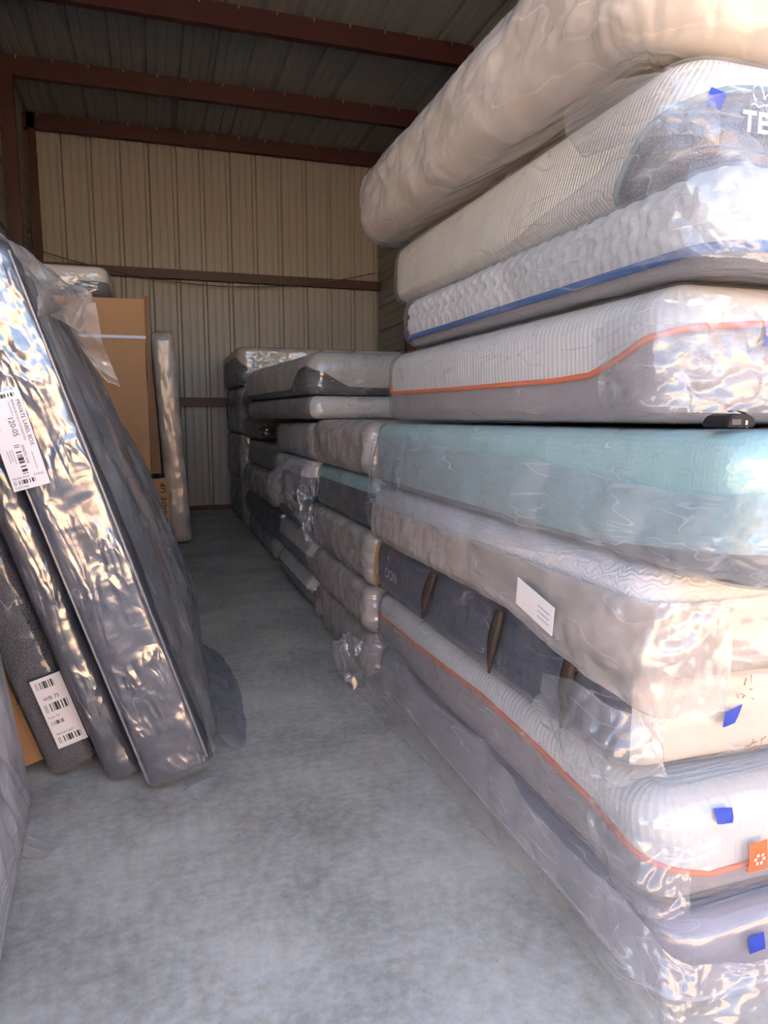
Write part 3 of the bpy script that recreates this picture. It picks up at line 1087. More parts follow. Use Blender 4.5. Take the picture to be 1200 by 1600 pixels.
a7 = mattress('mattress', 'diamond-quilted white mattress with a blue stripe low on its side', 'mattress', (XS + 0.01, 1.22, 1.766), 1.52, 1.92, 0.206,
              [('side_border', 'greyside', 0, 0.16), ('quilted_top', 'whitediam', 0.16, 1)],
              [dict(mat='film_tight', out=0.018, amp=0.014, style='diag', rows=26, corner=2.4)], G_A, seed=8, rc=0.10, rt=0.05,
              step=(0.009, 0.012, 0.1, 0.1), quilt={'quilted_top': tri_quilt})
piping(a7, 0.17, 0.007, 'bluepipe', flat=0.012)
# 8 cream ribbed with a grey end panel and a logo
h8 = hq([(-3, 0.0), (-0.24, 0.0), (-0.20, 0.12), (-0.14, 0.33), (-0.08, 0.47), (0.0, 0.57), (0.08, 0.66), (0.16, 0.70), (1.2, 0.70), (1.4, 0.0), (5, 0.0)])
a8 = mattress('mattress', 'cream ribbed mattress with a rounded grey end panel and white lettering', 'mattress', (XS + 0.02, 1.36, 1.984), 1.52, 2.0, 0.266,
              [('end_panel', 'charmix', 0.0, h8), ('ribbed_cover', 'whiterib', h8, 1)],
              [dict(mat='film_tight', out=0.014, amp=0.008, style='diag', rows=26, corner=0.8)], G_A, seed=9, rc=0.12, rt=0.07)
piping(a8, lambda Q: h8(Q), 0.009, 'tealpipe', q0=-0.235, q1=1.2)
# 9 the topmost, in crumpled cream film
a9 = mattress('mattress', 'topmost mattress of the front stack, in crumpled cream film', 'mattress', (0.985, 1.36, 2.262), 1.56, 2.08, 0.345,
              [('cover', 'cream', 0, 1)],
              [dict(mat='film_cream', out=0.022, amp=0.026, style='diag', rows=34, corner=3.5)], G_A, seed=10, rc=0.13, rb=0.10, rt=0.12)

# ---- loose wrapping hanging off the front stack
sheet('plastic_film', [[(1.035, 2.25, 1.02), (1.03, 2.22, 0.95), (1.02, 2.19, 0.90)],
                       [(1.035, 1.90, 1.03), (1.015, 1.86, 0.93), (1.01, 1.80, 0.85)],
                       [(1.04, 1.60, 1.03), (1.01, 1.56, 0.91), (1.02, 1.52, 0.80)],
                       [(1.06, 1.34, 1.03), (1.03, 1.32, 0.90), (1.05, 1.30, 0.77)],
                       [(1.16, 1.285, 1.03), (1.15, 1.275, 0.90), (1.15, 1.27, 0.76)],
                       [(1.26, 1.285, 1.02), (1.265, 1.275, 0.90), (1.25, 1.275, 0.765)]], 'film_beige', a4, 120, 60, 0.012, (4, 3), 21)
sheet('plastic_film', [[(1.045, 3.45, 1.36), (1.02, 3.45, 1.2), (1.015, 3.45, 1.05)],
                       [(1.035, 3.1, 1.355), (1.0, 3.1, 1.19), (1.0, 3.1, 1.03)],
                       [(1.035, 2.6, 1.345), (0.99, 2.6, 1.18), (0.985, 2.6, 1.02)],
                       [(1.035, 2.1, 1.335), (0.99, 2.1, 1.18), (0.985, 2.05, 1.05)],
                       [(1.035, 1.6, 1.32), (0.98, 1.6, 1.20), (1.0, 1.5, 1.10)],
                       [(1.035, 1.25, 1.30), (0.98, 1.2, 1.20), (1.02, 1.18, 1.12)],
                       [(1.07, 1.015, 1.32), (1.04, 0.97, 1.23), (1.07, 0.97, 1.15)],
                       [(1.22, 0.995, 1.36), (1.22, 0.95, 1.28), (1.22, 0.96, 1.19)],
                       [(1.45, 0.995, 1.38), (1.45, 0.95, 1.31), (1.45, 0.96, 1.24)]], 'film_haze', a5, 170, 60, 0.018, (6, 2), 22, 0.006)
# skirts over the two lowest mattresses
sheet('plastic_film', [[(1.03, 3.38, 0.34), (0.99, 3.40, 0.18), (0.97, 3.42, 0.02)],
                       [(1.03, 3.0, 0.36), (1.0, 3.0, 0.18), (1.0, 3.0, 0.014)],
                       [(1.03, 2.6, 0.30), (1.02, 2.6, 0.16), (1.035, 2.6, 0.014)],
                       [(1.03, 2.1, 0.34), (1.01, 2.1, 0.17), (1.03, 2.1, 0.014)],
                       [(1.03, 1.7, 0.28), (1.02, 1.7, 0.14), (1.045, 1.7, 0.014)],
                       [(1.03, 1.35, 0.29), (1.00, 1.32, 0.14), (1.045, 1.3, 0.014)],
                       [(1.08, 1.19, 0.23), (1.05, 1.15, 0.13), (1.07, 1.13, 0.014)],
                       [(1.22, 1.17, 0.20), (1.22, 1.13, 0.12), (1.22, 1.10, 0.014)],
                       [(1.42, 1.17, 0.17), (1.42, 1.12, 0.10), (1.42, 1.10, 0.014)]], 'film_haze', a1, 200, 50, 0.016, (6, 2), 23, 0.003)


def gather(root, pts, seed, mat='film_haze', amp=0.022):
    """film bunched up at a mattress corner"""
    return sheet('plastic_film', pts, mat, root, 70, 50, amp, (7, 7), seed, 0.012)


gather(a3, [[(1.03, 1.74, 0.72), (1.0, 1.72, 0.64), (1.03, 1.70, 0.57)],
            [(1.03, 1.56, 0.76), (0.98, 1.52, 0.66), (1.0, 1.50, 0.56)],
            [(1.05, 1.40, 0.74), (1.01, 1.36, 0.65), (1.02, 1.37, 0.56)],
            [(1.17, 1.375, 0.72), (1.16, 1.35, 0.64), (1.17, 1.36, 0.57)]], 71)
gather(a6, [[(1.05, 1.55, 1.66), (1.04, 1.53, 1.55), (1.05, 1.52, 1.46)],
            [(1.06, 1.36, 1.70), (1.02, 1.31, 1.57), (1.04, 1.30, 1.46)],
            [(1.17, 1.295, 1.71), (1.15, 1.26, 1.58), (1.16, 1.27, 1.46)],
            [(1.32, 1.295, 1.69), (1.32, 1.26, 1.57), (1.33, 1.27, 1.46)],
            [(1.50, 1.295, 1.68), (1.50, 1.27, 1.57), (1.50, 1.27, 1.47)]], 72, 'film_clear')
gather(a2, [[(1.05, 1.50, 0.46), (1.03, 1.48, 0.40), (1.05, 1.46, 0.31)],
            [(1.06, 1.31, 0.46), (1.03, 1.28, 0.38), (1.04, 1.27, 0.29)],
            [(1.17, 1.255, 0.44), (1.16, 1.24, 0.36), (1.16, 1.24, 0.28)]], 73, 'film_clear', 0.016)
# flap of wrap across the corner of the diamond-quilted and ribbed mattresses
sheet('plastic_film', [[(1.04, 2.1, 1.96), (1.035, 2.05, 1.88), (1.04, 2.0, 1.80)],
                       [(1.03, 1.65, 2.02), (1.02, 1.62, 1.90), (1.03, 1.6, 1.79)],
                       [(1.04, 1.36, 2.08), (1.00, 1.30, 1.93), (1.03, 1.24, 1.77)],
                       [(1.14, 1.21, 2.10), (1.12, 1.15, 1.94), (1.13, 1.14, 1.75)],
                       [(1.28, 1.22, 2.09), (1.28, 1.16, 1.93), (1.29, 1.15, 1.75)],
                       [(1.48, 1.24, 2.08), (1.48, 1.17, 1.93), (1.48, 1.16, 1.75)]], 'film_clear', a7, 130, 60, 0.016, (5, 6), 24)
sheet('plastic_film', [[(1.05, 1.72, 2.24), (1.045, 1.70, 2.17), (1.06, 1.66, 2.10)],
                       [(1.06, 1.50, 2.22), (1.04, 1.46, 2.14), (1.05, 1.42, 2.06)],
                       [(1.10, 1.36, 2.18), (1.09, 1.33, 2.11), (1.10, 1.31, 2.04)],
                       [(1.17, 1.325, 2.12), (1.17, 1.31, 2.07), (1.17, 1.30, 2.02)]], 'film_clear', a8, 50, 30, 0.010, (5, 5), 25)

# ---- tape, tags, straps and lettering on the front stack
for rt_, cs in ((a1, [(1.322, 0.200), (1.370, 0.204), (1.374, 0.160), (1.326, 0.156)]),
                (a2, [(1.252, 0.512), (1.304, 0.508), (1.300, 0.473), (1.251, 0.480)]),
                (a3, [(1.362, 0.700), (1.419, 0.716), (1.397, 0.668), (1.359, 0.660)]),
                (a6, [(1.318, 1.652), (1.368, 1.655), (1.370, 1.612), (1.322, 1.610)]),
                (a8, [(1.176, 2.158), (1.208, 2.145), (1.198, 2.112), (1.170, 2.122)])):
    z0 = rt_.location.z
    stick('blue_tape', rt_, 'tape', cs, 'y', 0.004, 6)
tagp = stick('orange_tag', a2, 'orangetag', [(1.352, 0.408), (1.405, 0.415), (1.413, 0.332), (1.355, 0.329)], 'y', 0.003, 5)
for k in range(6):
    an = k * PI / 3
    cx, cz = 1.384 + 0.013 * math.cos(an), 0.366 + 0.013 * math.sin(an)
    stick('tag_petal', a2, 'whiteink', [(cx - 0.004, cz + 0.004), (cx + 0.004, cz + 0.004), (cx + 0.004, cz - 0.004), (cx - 0.004, cz - 0.004)], 'y', 0.0055, 3, parent=tagp)


def local_link(name, me, mat, root, M4, parent=None):
    me.transform(mat4(root).inverted() @ M4)
    return link(name, me, mat, parent or root)


# lettering on the grey end panel
yf = 1.36 - 0.030
local_link('lettering', text_mesh('TEMPUR', 0.060, 1.12, 0.0, 0.0016), 'whiteink', a8, frame4((1.250, yf, 2.072), (1, 0, 0), (0, 0, 1)))
fig = [(1.296, 2.134), (1.287, 2.148), (1.288, 2.163), (1.298, 2.170), (1.309, 2.166), (1.316, 2.152), (1.318, 2.140), (1.324, 2.150), (1.336, 2.158), (1.35, 2.150), (1.352, 2.140)]
local_link('logo_outline', tube_mesh('logo_outline', [(x, yf, z) for x, z in [(a - 0.014, b) for a, b in fig]], 0.002, 5), 'whiteink', a8, Matrix())
fig2 = [(1.281, 2.115), (1.283, 2.126), (1.292, 2.130), (1.304, 2.123), (1.316, 2.129), (1.328, 2.130), (1.336, 2.122), (1.338, 2.112)]
local_link('logo_outline', tube_mesh('logo_outline', [(x, yf, z) for x, z in [(a - 0.014, b) for a, b in fig2]], 0.002, 5), 'whiteink', a8, Matrix())
# lettering near the far end of the navy panel, turned on its side
for ch, zz in (('+', 0.765), ('O', 0.70), ('O', 0.675), ('N', 0.65)):
    pass
local_link('lettering', text_mesh('OON', 0.075, 1.0), 'greyink', a3, frame4((1.068, 3.31, 0.66), (0, -1, 0), (0, 0, 1)))
local_link('lettering', text_mesh('+', 0.06, 1.0), 'greyink', a3, frame4((1.068, 3.27, 0.745), (0, -1, 0), (0, 0, 1)))


def strap(root, y0, z0, y1, z1, w, mat, name='strap', bow=0.012):
    pts, n = [], 14
    V = []
    for i in range(n):
        t = i / (n - 1)
        y, z = y0 + (y1 - y0) * t, z0 + (z1 - z0) * t
        x = XS - 0.040 - bow * math.sin(PI * min(1, t * 0.9))
        ww = w * (1 - 0.75 * max(0, t - 0.6) / 0.4) * (0.75 + 0.25 * math.sin(PI * min(1, t * 1.4)))
        cv = 0.006
        for s, dx in ((-1, 0), (-0.3, -cv), (0.3, -cv), (1, 0), (0.3, 0.003 - cv), (-0.3, 0.003 - cv)):
            V.append((x + dx, y + s * ww / 2, z))
    Fq = []
    for i in range(n - 1):
        for k in range(6):
            k2 = (k + 1) % 6
            Fq.append((i * 6 + k, i * 6 + k2, (i + 1) * 6 + k2, (i + 1) * 6 + k))
    me = raw_mesh(name, np.array(V), np.array(Fq))
    me.transform(mat4(root).inverted())
    return link(name, me, mat, root)


strap(a3, 2.64, 0.82, 2.75, 0.60, 0.085, 'leather')
strap(a3, 2.05, 0.82, 2.11, 0.585, 0.07, 'leather')
strap(a3, 1.62, 0.815, 1.655, 0.585, 0.065, 'leather')
local_link('cord', tube_mesh('cord', [(1.062, 3.40, 0.815), (1.052, 3.415, 0.74), (1.052, 3.43, 0.66), (1.062, 3.44, 0.575)], 0.005, 6), 'goldcord', a3, Matrix())
local_link('cord', tube_mesh('cord', [(1.062, 3.385, 0.815), (1.052, 3.40, 0.74), (1.052, 3.415, 0.66), (1.062, 3.425, 0.575)], 0.004, 6), 'goldcord', a3, Matrix())
# shipping slip on the beige film
local_link('paper_slip', box_mesh('paper_slip', 0, 0.20, 0, 0.085, 0, 0.002), 'paper', a4,
           frame4((1.000, 1.83, 0.905), Vector((0.02, -1, -0.22)).normalized(), Vector((-0.06, -0.2, 1)).normalized()))
for i in range(3):
    local_link('printed_line', box_mesh('printed_line', 0.12, 0.18, 0.02 + i * 0.016, 0.024 + i * 0.016, 0.002, 0.0026), 'greyink', a4,
               frame4((1.000, 1.83, 0.905), Vector((0.02, -1, -0.22)).normalized(), Vector((-0.06, -0.2, 1)).normalized()))
# rubbed brown print on the cream end
pr_ = random.Random(4)
for (cx, cz, w, h, n) in ((1.475, 0.585, 0.06, 0.06, 16), (1.43, 0.745, 0.05, 0.045, 9)):
    for k in range(n):
        x0, z0 = cx + pr_.uniform(-w / 2, w / 2), cz + pr_.uniform(-h / 2, h / 2)
        an, ll = pr_.uniform(-0.5, 2.0), pr_.uniform(0.006, 0.022)
        dx, dz = ll * math.cos(an), ll * math.sin(an)
        stick('printed_stroke', a3, 'brownink', [(x0, z0), (x0 + dx, z0 + dz), (x0 + dx + 0.002, z0 + dz - 0.003), (x0 + 0.002, z0 - 0.003)], 'y', 0.002, 2)

# ---- tape measure on the ledge of the teal mattress
tm = empty('tape_measure', (1.13, 1.19, 1.428), (0, 0, 0.12))
tag(tm, 'black tape measure with a steel belt clip on the teal mattress edge', 'tape measure')
import bmesh
def measure_body():
    bm = bmesh.new()
    prof = [(-0.04, 0.002), (0.040, 0.002), (0.042, 0.012), (0.036, 0.022), (0.018, 0.029), (-0.012, 0.029), (-0.032, 0.024), (-0.041, 0.012)]
    a = [bm.verts.new((x, -0.032, z)) for x, z in prof]
    b = [bm.verts.new((x, 0.032, z)) for x, z in prof]
    bm.faces.new(a)
    bm.faces.new(b[::-1])
    for i in range(len(prof)):
        j = (i + 1) % len(prof)
        bm.faces.new((a[i], b[i], b[j], a[j]))
    bmesh.ops.recalc_face_normals(bm, faces=bm.faces)
    bmesh.ops.bevel(bm, geom=list(bm.edges), offset=0.003, segments=2, affect='EDGES')
    me = bpy.data.meshes.new('case')
    bm.to_mesh(me)
    bm.free()
    return me
link('case', measure_body(), 'black', tm)
link('belt_clip', tube_mesh('belt_clip', [(-0.022, -0.02, 0.034), (-0.005, -0.02, 0.036), (0.012, -0.02, 0.033), (0.022, -0.02, 0.030)], 0.007, 6, flat=0.0012), 'steel', tm)
link('lock_button', box_mesh('lock_button', 0.008, 0.015, -0.034, -0.031, 0.006, 0.016, 0.001), 'steel', tm)
link('tape_hook', box_mesh('tape_hook', 0.041, 0.046, -0.01, 0.01, 0.0, 0.012, 0.0008), 'steel', tm)
link('side_label', box_mesh('side_label', -0.03, -0.004, -0.0335, -0.0315, 0.007, 0.018), 'darkprint', tm)

# ================================================================== MIDDLE STACK (behind the front one)
G_B = 'mattresses in the second stack along the aisle'
st_b = (0.02, 0.03, 0.2, 0.2)
b1 = mattress('mattress', 'mattress in pinkish-beige film on the floor, bottom of the second stack', 'mattress', (XS, 3.62, 0.008), 2.0, 1.36, 0.255,
              [('cover', 'beige', 0, 1)], [dict(mat='film_beige', out=0.02, amp=0.022, style='fold', flare=0.02)], G_B, seed=12, step=st_b, rc=0.05)
b2 = mattress('mattress', 'second mattress up in the second stack, in pleated beige film', 'mattress', (XS - 0.015, 3.63, 0.271), 2.0, 1.34, 0.252,
              [('cover', 'beige', 0, 1)], [dict(mat='film_beige', out=0.02, amp=0.022, style='fold')], G_B, seed=13, step=st_b, rc=0.05)
b3 = mattress('mattress', 'beige-wrapped mattress directly under the black and teal one', 'mattress', (XS - 0.005, 3.63, 0.534), 2.0, 1.34, 0.290,
              [('cover', 'beige', 0, 1)], [dict(mat='film_beige', out=0.02, amp=0.024, style='diag')], G_B, seed=14, step=st_b, rc=0.05)
hb4 = hq([(-2, 0.72), (-0.1, 0.72), (0.4, 0.72), (3, 0.72)])
b4 = mattress('mattress', 'black-sided mattress with a pale teal top edge in the second stack', 'mattress', (XS + 0.01, 3.63, 0.835), 2.0, 1.34, 0.285,
              [('side_border', 'blackcloth', 0, hb4), ('knit_top', 'teal', hb4, 1)], [dict(mat='film_clear', out=0.014, amp=0.012, style='fold')], G_B, seed=15, step=st_b, rc=0.05)
b5 = mattress('mattress', 'plump beige-wrapped mattress on top of the second stack', 'mattress', (XS - 0.01, 3.62, 1.128), 2.0, 1.36, 0.305,
              [('cover', 'beige', 0, 1)], [dict(mat='film_beige', out=0.02, amp=0.026, style='crinkle', corner=1.2)], G_B, seed=16, step=st_b, rc=0.05, rt=0.10, rb=0.08)
# film bunched on the floor at the foot of the second stack
sheet('plastic_film', [[(1.02, 3.75, 0.24), (0.95, 3.70, 0.20), (0.97, 3.62, 0.27), (1.04, 3.52, 0.25)],
                       [(0.96, 3.78, 0.15), (0.90, 3.66, 0.19), (0.95, 3.56, 0.13), (1.02, 3.49, 0.17)],
                       [(0.97, 3.74, 0.06), (0.93, 3.64, 0.07), (0.94, 3.53, 0.08), (1.02, 3.47, 0.05)],
                       [(1.03, 3.70, 0.015), (0.98, 3.60, 0.014), (0.99, 3.51, 0.013), (1.06, 3.46, 0.014)]], 'film_haze', b1, 60, 60, 0.05, (9, 9), 31, 0.018)

# ================================================================== THIRD STACK
G_C = 'mattresses in the third stack along the aisle'
st_c = (0.03, 0.03, 0.25, 0.25)
hc = lambda a: hq([(-3, a), (3, a)])
c1 = mattress('mattress', 'navy mattress with a round white rolled end on the floor in the third stack', 'mattress', (XS - 0.03, 5.10, 0.008), 2.0, 1.45, 0.27,
              [('side_border', 'navydark', 0, hc(0.55)), ('top_cover', 'whiteplain', hc(0.55), 1)], [dict(mat='film_clear', out=0.016, amp=0.016, style='fold')], G_C, seed=17, step=st_c, rc=0.13, rb=0.12, rt=0.12)
c2 = mattress('mattress', 'white-topped mattress with a glossy rounded corner, second up in the third stack', 'mattress', (XS - 0.02, 5.08, 0.285), 2.0, 1.50, 0.27,
              [('side_border', 'navydark', 0, hc(0.45)), ('top_cover', 'whiteplain', hc(0.45), 1)], [dict(mat='film_haze', out=0.016, amp=0.016, style='diag')], G_C, seed=18, step=st_c, rc=0.13, rt=0.11)
c3 = mattress('mattress', 'dull grey-wrapped mattress in the middle of the third stack', 'mattress', (XS + 0.0, 5.10, 0.562), 2.0, 1.50, 0.27,
              [('cover', 'taupe', 0, 1)], [dict(mat='film_haze', out=0.016, amp=0.018, style='fold')], G_C, seed=19, step=st_c)
c4 = mattress('mattress', 'navy-sided mattress in the third stack with torn film trailing from its corner', 'mattress', (XS - 0.05, 5.06, 0.84), 2.0, 1.50, 0.29,
              [('side_border', 'navy', 0, hc(0.6)), ('top_cover', 'whiteplain', hc(0.6), 1)], [dict(mat='film_clear', out=0.018, amp=0.02, style='crinkle')], G_C, seed=20, step=st_c)
c5 = mattress('mattress', 'pale grey-wrapped mattress under the two long top mattresses of the third stack', 'mattress', (XS, 5.10, 1.138), 2.0, 1.55, 0.27,
              [('cover', 'beige', 0, 1)], [dict(mat='film_haze', out=0.018, amp=0.02, style='crinkle')], G_C, seed=22, step=st_c)
sheet('plastic_film', [[(1.02, 5.75, 1.07), (0.99, 5.40, 1.12), (1.04, 5.10, 1.13), (1.12, 5.05, 1.10)],
                       [(0.90, 5.65, 1.02), (0.90, 5.35, 1.06), (0.98, 5.08, 1.02), (1.10, 5.03, 0.98)],
                       [(0.82, 5.55, 0.94), (0.84, 5.30, 0.98), (0.96, 5.05, 0.86), (1.08, 5.02, 0.82)],
                       [(0.84, 5.52, 0.88), (0.92, 5.25, 0.88), (1.00, 5.04, 0.70), (1.08, 5.03, 0.66)],
                       [(0.88, 5.5, 0.84), (0.98, 5.2, 0.80), (1.03, 5.03, 0.58), (1.08, 5.03, 0.54)]], 'film_haze', c4, 70, 60, 0.035, (6, 7), 33, 0.014)
rz = 0.070
c6 = mattress('mattress', 'blue-white wrapped mattress with a taupe side, second from the top of the third stack', 'mattress', (XS - 0.01, 5.08, 1.44), 2.0, 2.35, 0.165,
              [('side_panel', 'taupe', 0, 1, side_cols), ('end_panel', 'whiteplain', 0, 1, rest_cols)], [dict(mat='film_haze', out=0.018, amp=0.018, style='crinkle')], G_C, seed=23, step=st_c, rotz=rz, rt=0.06)
hc7 = hq([(-4, 0.12), (-0.55, 0.15), (-0.3, 0.6), (-0.1, 0.66), (0.05, 0.5), (0.25, 0.16), (0.4, 0.14), (3, 0.14)])
c7 = mattress('mattress', 'white ribbed mattress with a black lower corner on top of the third stack', 'mattress', (XS - 0.01, 5.06, 1.615), 2.0, 2.40, 0.305,
              [('side_border', 'blackcloth', 0, hc7), ('ribbed_cover', 'whiterib', hc7, 1)], [dict(mat='film_haze', out=0.018, amp=0.018, style='crinkle', corner=1.5)], G_C, seed=24, step=(0.03, 0.02, 0.25, 0.25), rotz=rz, rt=0.12)
piping(c7, hc7, 0.008, 'blackpipe')

# ================================================================== FOURTH STACK, IN THE SHADE
G_D = 'mattresses in the fourth stack near the back wall'
st_d = (0.05, 0.05, 0.3, 0.3)
specs = [
    ('pinkish film-wrapped mattress on the floor, bottom of the fourth stack', 0.02, 0.27, 'beige', 'film_beige', 7.0, 2.0, 'fold'),
    ('black-wrapped mattress second from the floor in the fourth stack', -0.02, 0.30, 'blackcloth', 'film_crinkle', 6.75, 2.2, 'crinkle'),
    ('brown-pink wrapped mattress in the middle of the fourth stack', -0.03, 0.32, 'beige', 'film_beige', 6.75, 2.3, 'long'),
    ('grey mattress with loose pale film over its top in the fourth stack', 0.02, 0.30, 'taupe', 'film_haze', 6.85, 2.2, 'fold'),
    ('black and white mattress end in the fourth stack below the white top one', 0.02, 0.28, 'blackcloth', 'film_clear', 8.0, 1.4, 'crinkle'),
    ('taupe film-wrapped mattress under the white far mattress', 0.03, 0.33, 'taupe', 'film_sheet', 8.0, 1.4, 'fold'),
]
z = 0.008
for i, (lb, dx, th, fm, fl_, y0, ln, sty) in enumerate(specs):
    if i == 4:
        z += 0.0
    mattress('mattress', lb, 'mattress', (XS + dx, y0, z), 2.0, ln, th - 0.012, [('cover', fm, 0, 1)],
             [dict(mat=fl_, out=0.02, amp=0.022, style=sty)], G_D, seed=40 + i, step=st_d, caps=(2, 3), rt=0.08, rb=0.06)
    z += th
# long white mattress at the very back, corner with red piping
he = hq([(-3, 0.7), (-0.4, 0.75), (-0.1, 0.72), (0.10, 0.45), (0.25, 0.12), (3, 0.05)])
e1 = mattress('mattress', 'white far mattress with a dark red-piped corner, highest by the back wall', 'mattress', (1.08, 9.56, 1.86), 2.30, 1.8, 0.50,
              [('side_border', 'blackcloth', 0, he), ('top_cover', 'cream', he, 1)], [dict(mat='film_haze', out=0.02, amp=0.02, style='crinkle')], G_D, seed=50, step=st_d, caps=(2, 3), rc=0.14, rt=0.06)
piping(e1, he, 0.012, 'redpipe')
# upright tan mattress edge beside it, standing on the floor and carrying it
e2 = mattress('mattress', 'tan film-wrapped mattress under the white far one by the back wall', 'mattress', (1.12, 9.56, 0.008), 2.2, 1.7, 0.60,
              [('cover', 'cream', 0, 1)], [dict(mat='film_beige', out=0.02, amp=0.02, style='fold')], G_D, seed=51, step=st_d, caps=(2, 3))
e3 = mattress('mattress', 'tan wrapped mattress second from the floor by the back wall', 'mattress', (1.10, 9.56, 0.62), 2.2, 1.7, 0.60,
              [('cover', 'beige', 0, 1)], [dict(mat='film_beige', out=0.02, amp=0.02, style='fold')], G_D, seed=52, step=st_d, caps=(2, 3))
e4 = mattress('mattress', 'dull wrapped mattress third from the floor by the back wall', 'mattress', (1.10, 9.56, 1.235), 2.2, 1.7, 0.61,
              [('cover', 'cream', 0, 1)], [dict(mat='film_sheet', out=0.02, amp=0.02, style='fold')], G_D, seed=53, step=st_d, caps=(2, 3))

# ================================================================== LEFT SIDE: LEANING BOX SPRINGS
TH = math.radians(17.3)


def leaning(name, label, cat, edge, width, depth, height, layers, films, seed, th=TH, group=None, rz_=0.0, **kw):
    """a slab stood on its short end, leaning to the left. edge = (x, y) of its near foot on the floor, left side"""
    ang = PI / 2 - th
    R = Euler((0, ang, rz_)).to_matrix()
    # local +x is the foot; the near foot corner on the left is local (height,0,0) measured from the near-left-bottom corner
    p = Vector((edge[0], edge[1], 0.012)) - R @ Vector((height, 0, 0))
    return mattress(name, label, cat, p, height, depth, width, layers, films, group, rot=(0, ang, rz_), seed=seed, **kw)


G_L = 'box springs leaning on the left'
st_l = (0.05, 0.010, 0.03, 0.1)
l4 = leaning('box_spring', 'dark navy box spring in crinkled film with a large shipping label', 'box spring', (-0.07, 2.75), 0.245, 1.50, 2.04,
             [('cover', 'navy', 0, 1)], [dict(mat='film_crinkle', out=0.012, amp=0.016, style='crinkle', rows=40, corner=0.3, caprings=14, capamp=0.012)], 60,
             group=G_L, rc=0.03, rb=0.025, rt=0.025, step=st_l, caps=(3, 12), lump=0.008)
l3 = leaning('box_spring', 'dark box spring in crinkled film, between the labelled one and a speckled grey one', 'box spring', (-0.228, 2.86), 0.122, 1.50, 2.02,
             [('cover', 'navydark', 0, 1)], [dict(mat='film_crinkle', out=0.012, amp=0.016, style='crinkle', rows=30, corner=0.3)], 61,
             group=G_L, rc=0.03, rb=0.025, rt=0.025, step=st_l, caps=(3, 4))
l2 = leaning('box_spring', 'speckled charcoal box spring with a small white label low down', 'box spring', (-0.452, 2.99), 0.175, 1.45, 2.0,
             [('cover', 'charmix', 0, 1)], [dict(mat='film_tight', out=0.014, amp=0.012, style='fold', rows=22)], 62,
             group=G_L, rc=0.03, rb=0.025, rt=0.025, step=st_l, caps=(3, 4))
# seams along the film of the labelled box spring
for dz in (0.0, 1.0):
    sl, dfm, R, loc = root_info[l4.name]
    idx = np.arange(sl.i_front, sl.i_front_end)
    P, _ = sl.side(np.full((len(idx), 1), 0.02 + 0.96 * dz), idx, None, 0.022)
    link('film_seam', tube_mesh('film_seam', dfm(P[:, 0]), 0.005, 5), 'film_haze', l4)

# loose film over the right face of the labelled box spring
ax, tx = Vector((-math.sin(TH), 0, math.cos(TH))), Vector((math.cos(TH), 0, math.sin(TH)))
foot = Vector((-0.07, 2.75, 0.012))


def on_l4(up, y, right):
    """point on the leaning box spring: `up` along it, `y` back from its near edge, `right` outwards from its left face"""
    return foot + ax * up + Vector((0, y, 0)) + tx * right


rows_ = []
for up, bul in ((0.02, 0.05), (0.35, 0.09), (0.7, 0.12), (1.1, 0.10), (1.5, 0.06), (1.95, 0.02)):
    rows_.append([on_l4(up, y, 0.26 + b * bul) for y, b in ((-0.01, 0.1), (0.35, 0.8), (0.8, 1.2), (1.2, 0.9), (1.55, 0.2))])
sheet('plastic_film', rows_, 'film_sheet', l4, 80, 60, 0.02, (2, 6), 35, 0.004)
# torn cream film thrown over its top
sheet('plastic_film', [[(-0.62, 2.69, 2.03), (-0.455, 2.66, 2.045), (-0.365, 2.66, 1.935), (-0.335, 2.68, 1.86), (-0.36, 2.72, 1.785)],
                       [(-0.58, 2.9, 2.07), (-0.43, 2.9, 2.06), (-0.33, 2.9, 1.97), (-0.275, 2.9, 1.88), (-0.31, 2.88, 1.80)],
                       [(-0.56, 3.12, 2.06), (-0.41, 3.15, 2.05), (-0.30, 3.15, 1.99), (-0.215, 3.15, 1.93), (-0.25, 3.12, 1.78)]], 'film_beige', l4, 60, 70, 0.02, (4, 4), 36, 0.006)
sheet('plastic_film', [[(-0.32, 3.08, 1.88), (-0.20, 3.12, 1.90)],
                       [(-0.29, 3.2, 1.77), (-0.19, 3.22, 1.77)],
                       [(-0.24, 3.28, 1.68), (-0.165, 3.3, 1.68)],
                       [(-0.185, 3.32, 1.60), (-0.135, 3.34, 1.585)]], 'film_beige', l4, 40, 24, 0.018, (4, 4), 37, 0.006)

# shipping label on the near edge of the labelled box spring
lab_m = frame4(on_l4(1.24, -0.040, -0.075), ax * 1.0, tx * 1.0)
# label axes: reading direction runs down the box spring
LAB = frame4(on_l4(1.575, -0.042, 0.109), -ax, tx)
LABM = LAB @ Matrix.Rotation(math.radians(-3), 4, 'Z')


def lab_part(name, me, mat, dz=0.0, root=l4, base=LABM, parent=None):
    me.transform(mat4(root).inverted() @ base @ Matrix.Translation((0, 0, dz)))
    return link(name, me, mat, parent or root)


def shift(me, x, y):
    me.transform(Matrix.Translation((x, y, 0)))
    return me


def quad(w, h, x, y):
    return raw_mesh('barcode', np.array([(x, y, 0), (x + w, y, 0), (x + w, y + h, 0), (x, y + h, 0)], float), np.array([(0, 1, 2, 3)]), np.array([(0, 0), (1, 0), (1, 1), (0, 1)], float))


LL, LH = 0.335, 0.120
# face of the label looks towards -y
paper = lab_part('shipping_label', box_mesh('shipping_label', 0, LL, -LH, 0, -0.002, 0), 'paper')


def lab_text(s, x, y, size):
    lab_part('lettering', shift(text_mesh(s, size, 0.95), x, y), 'ink', 0.0012, parent=paper)


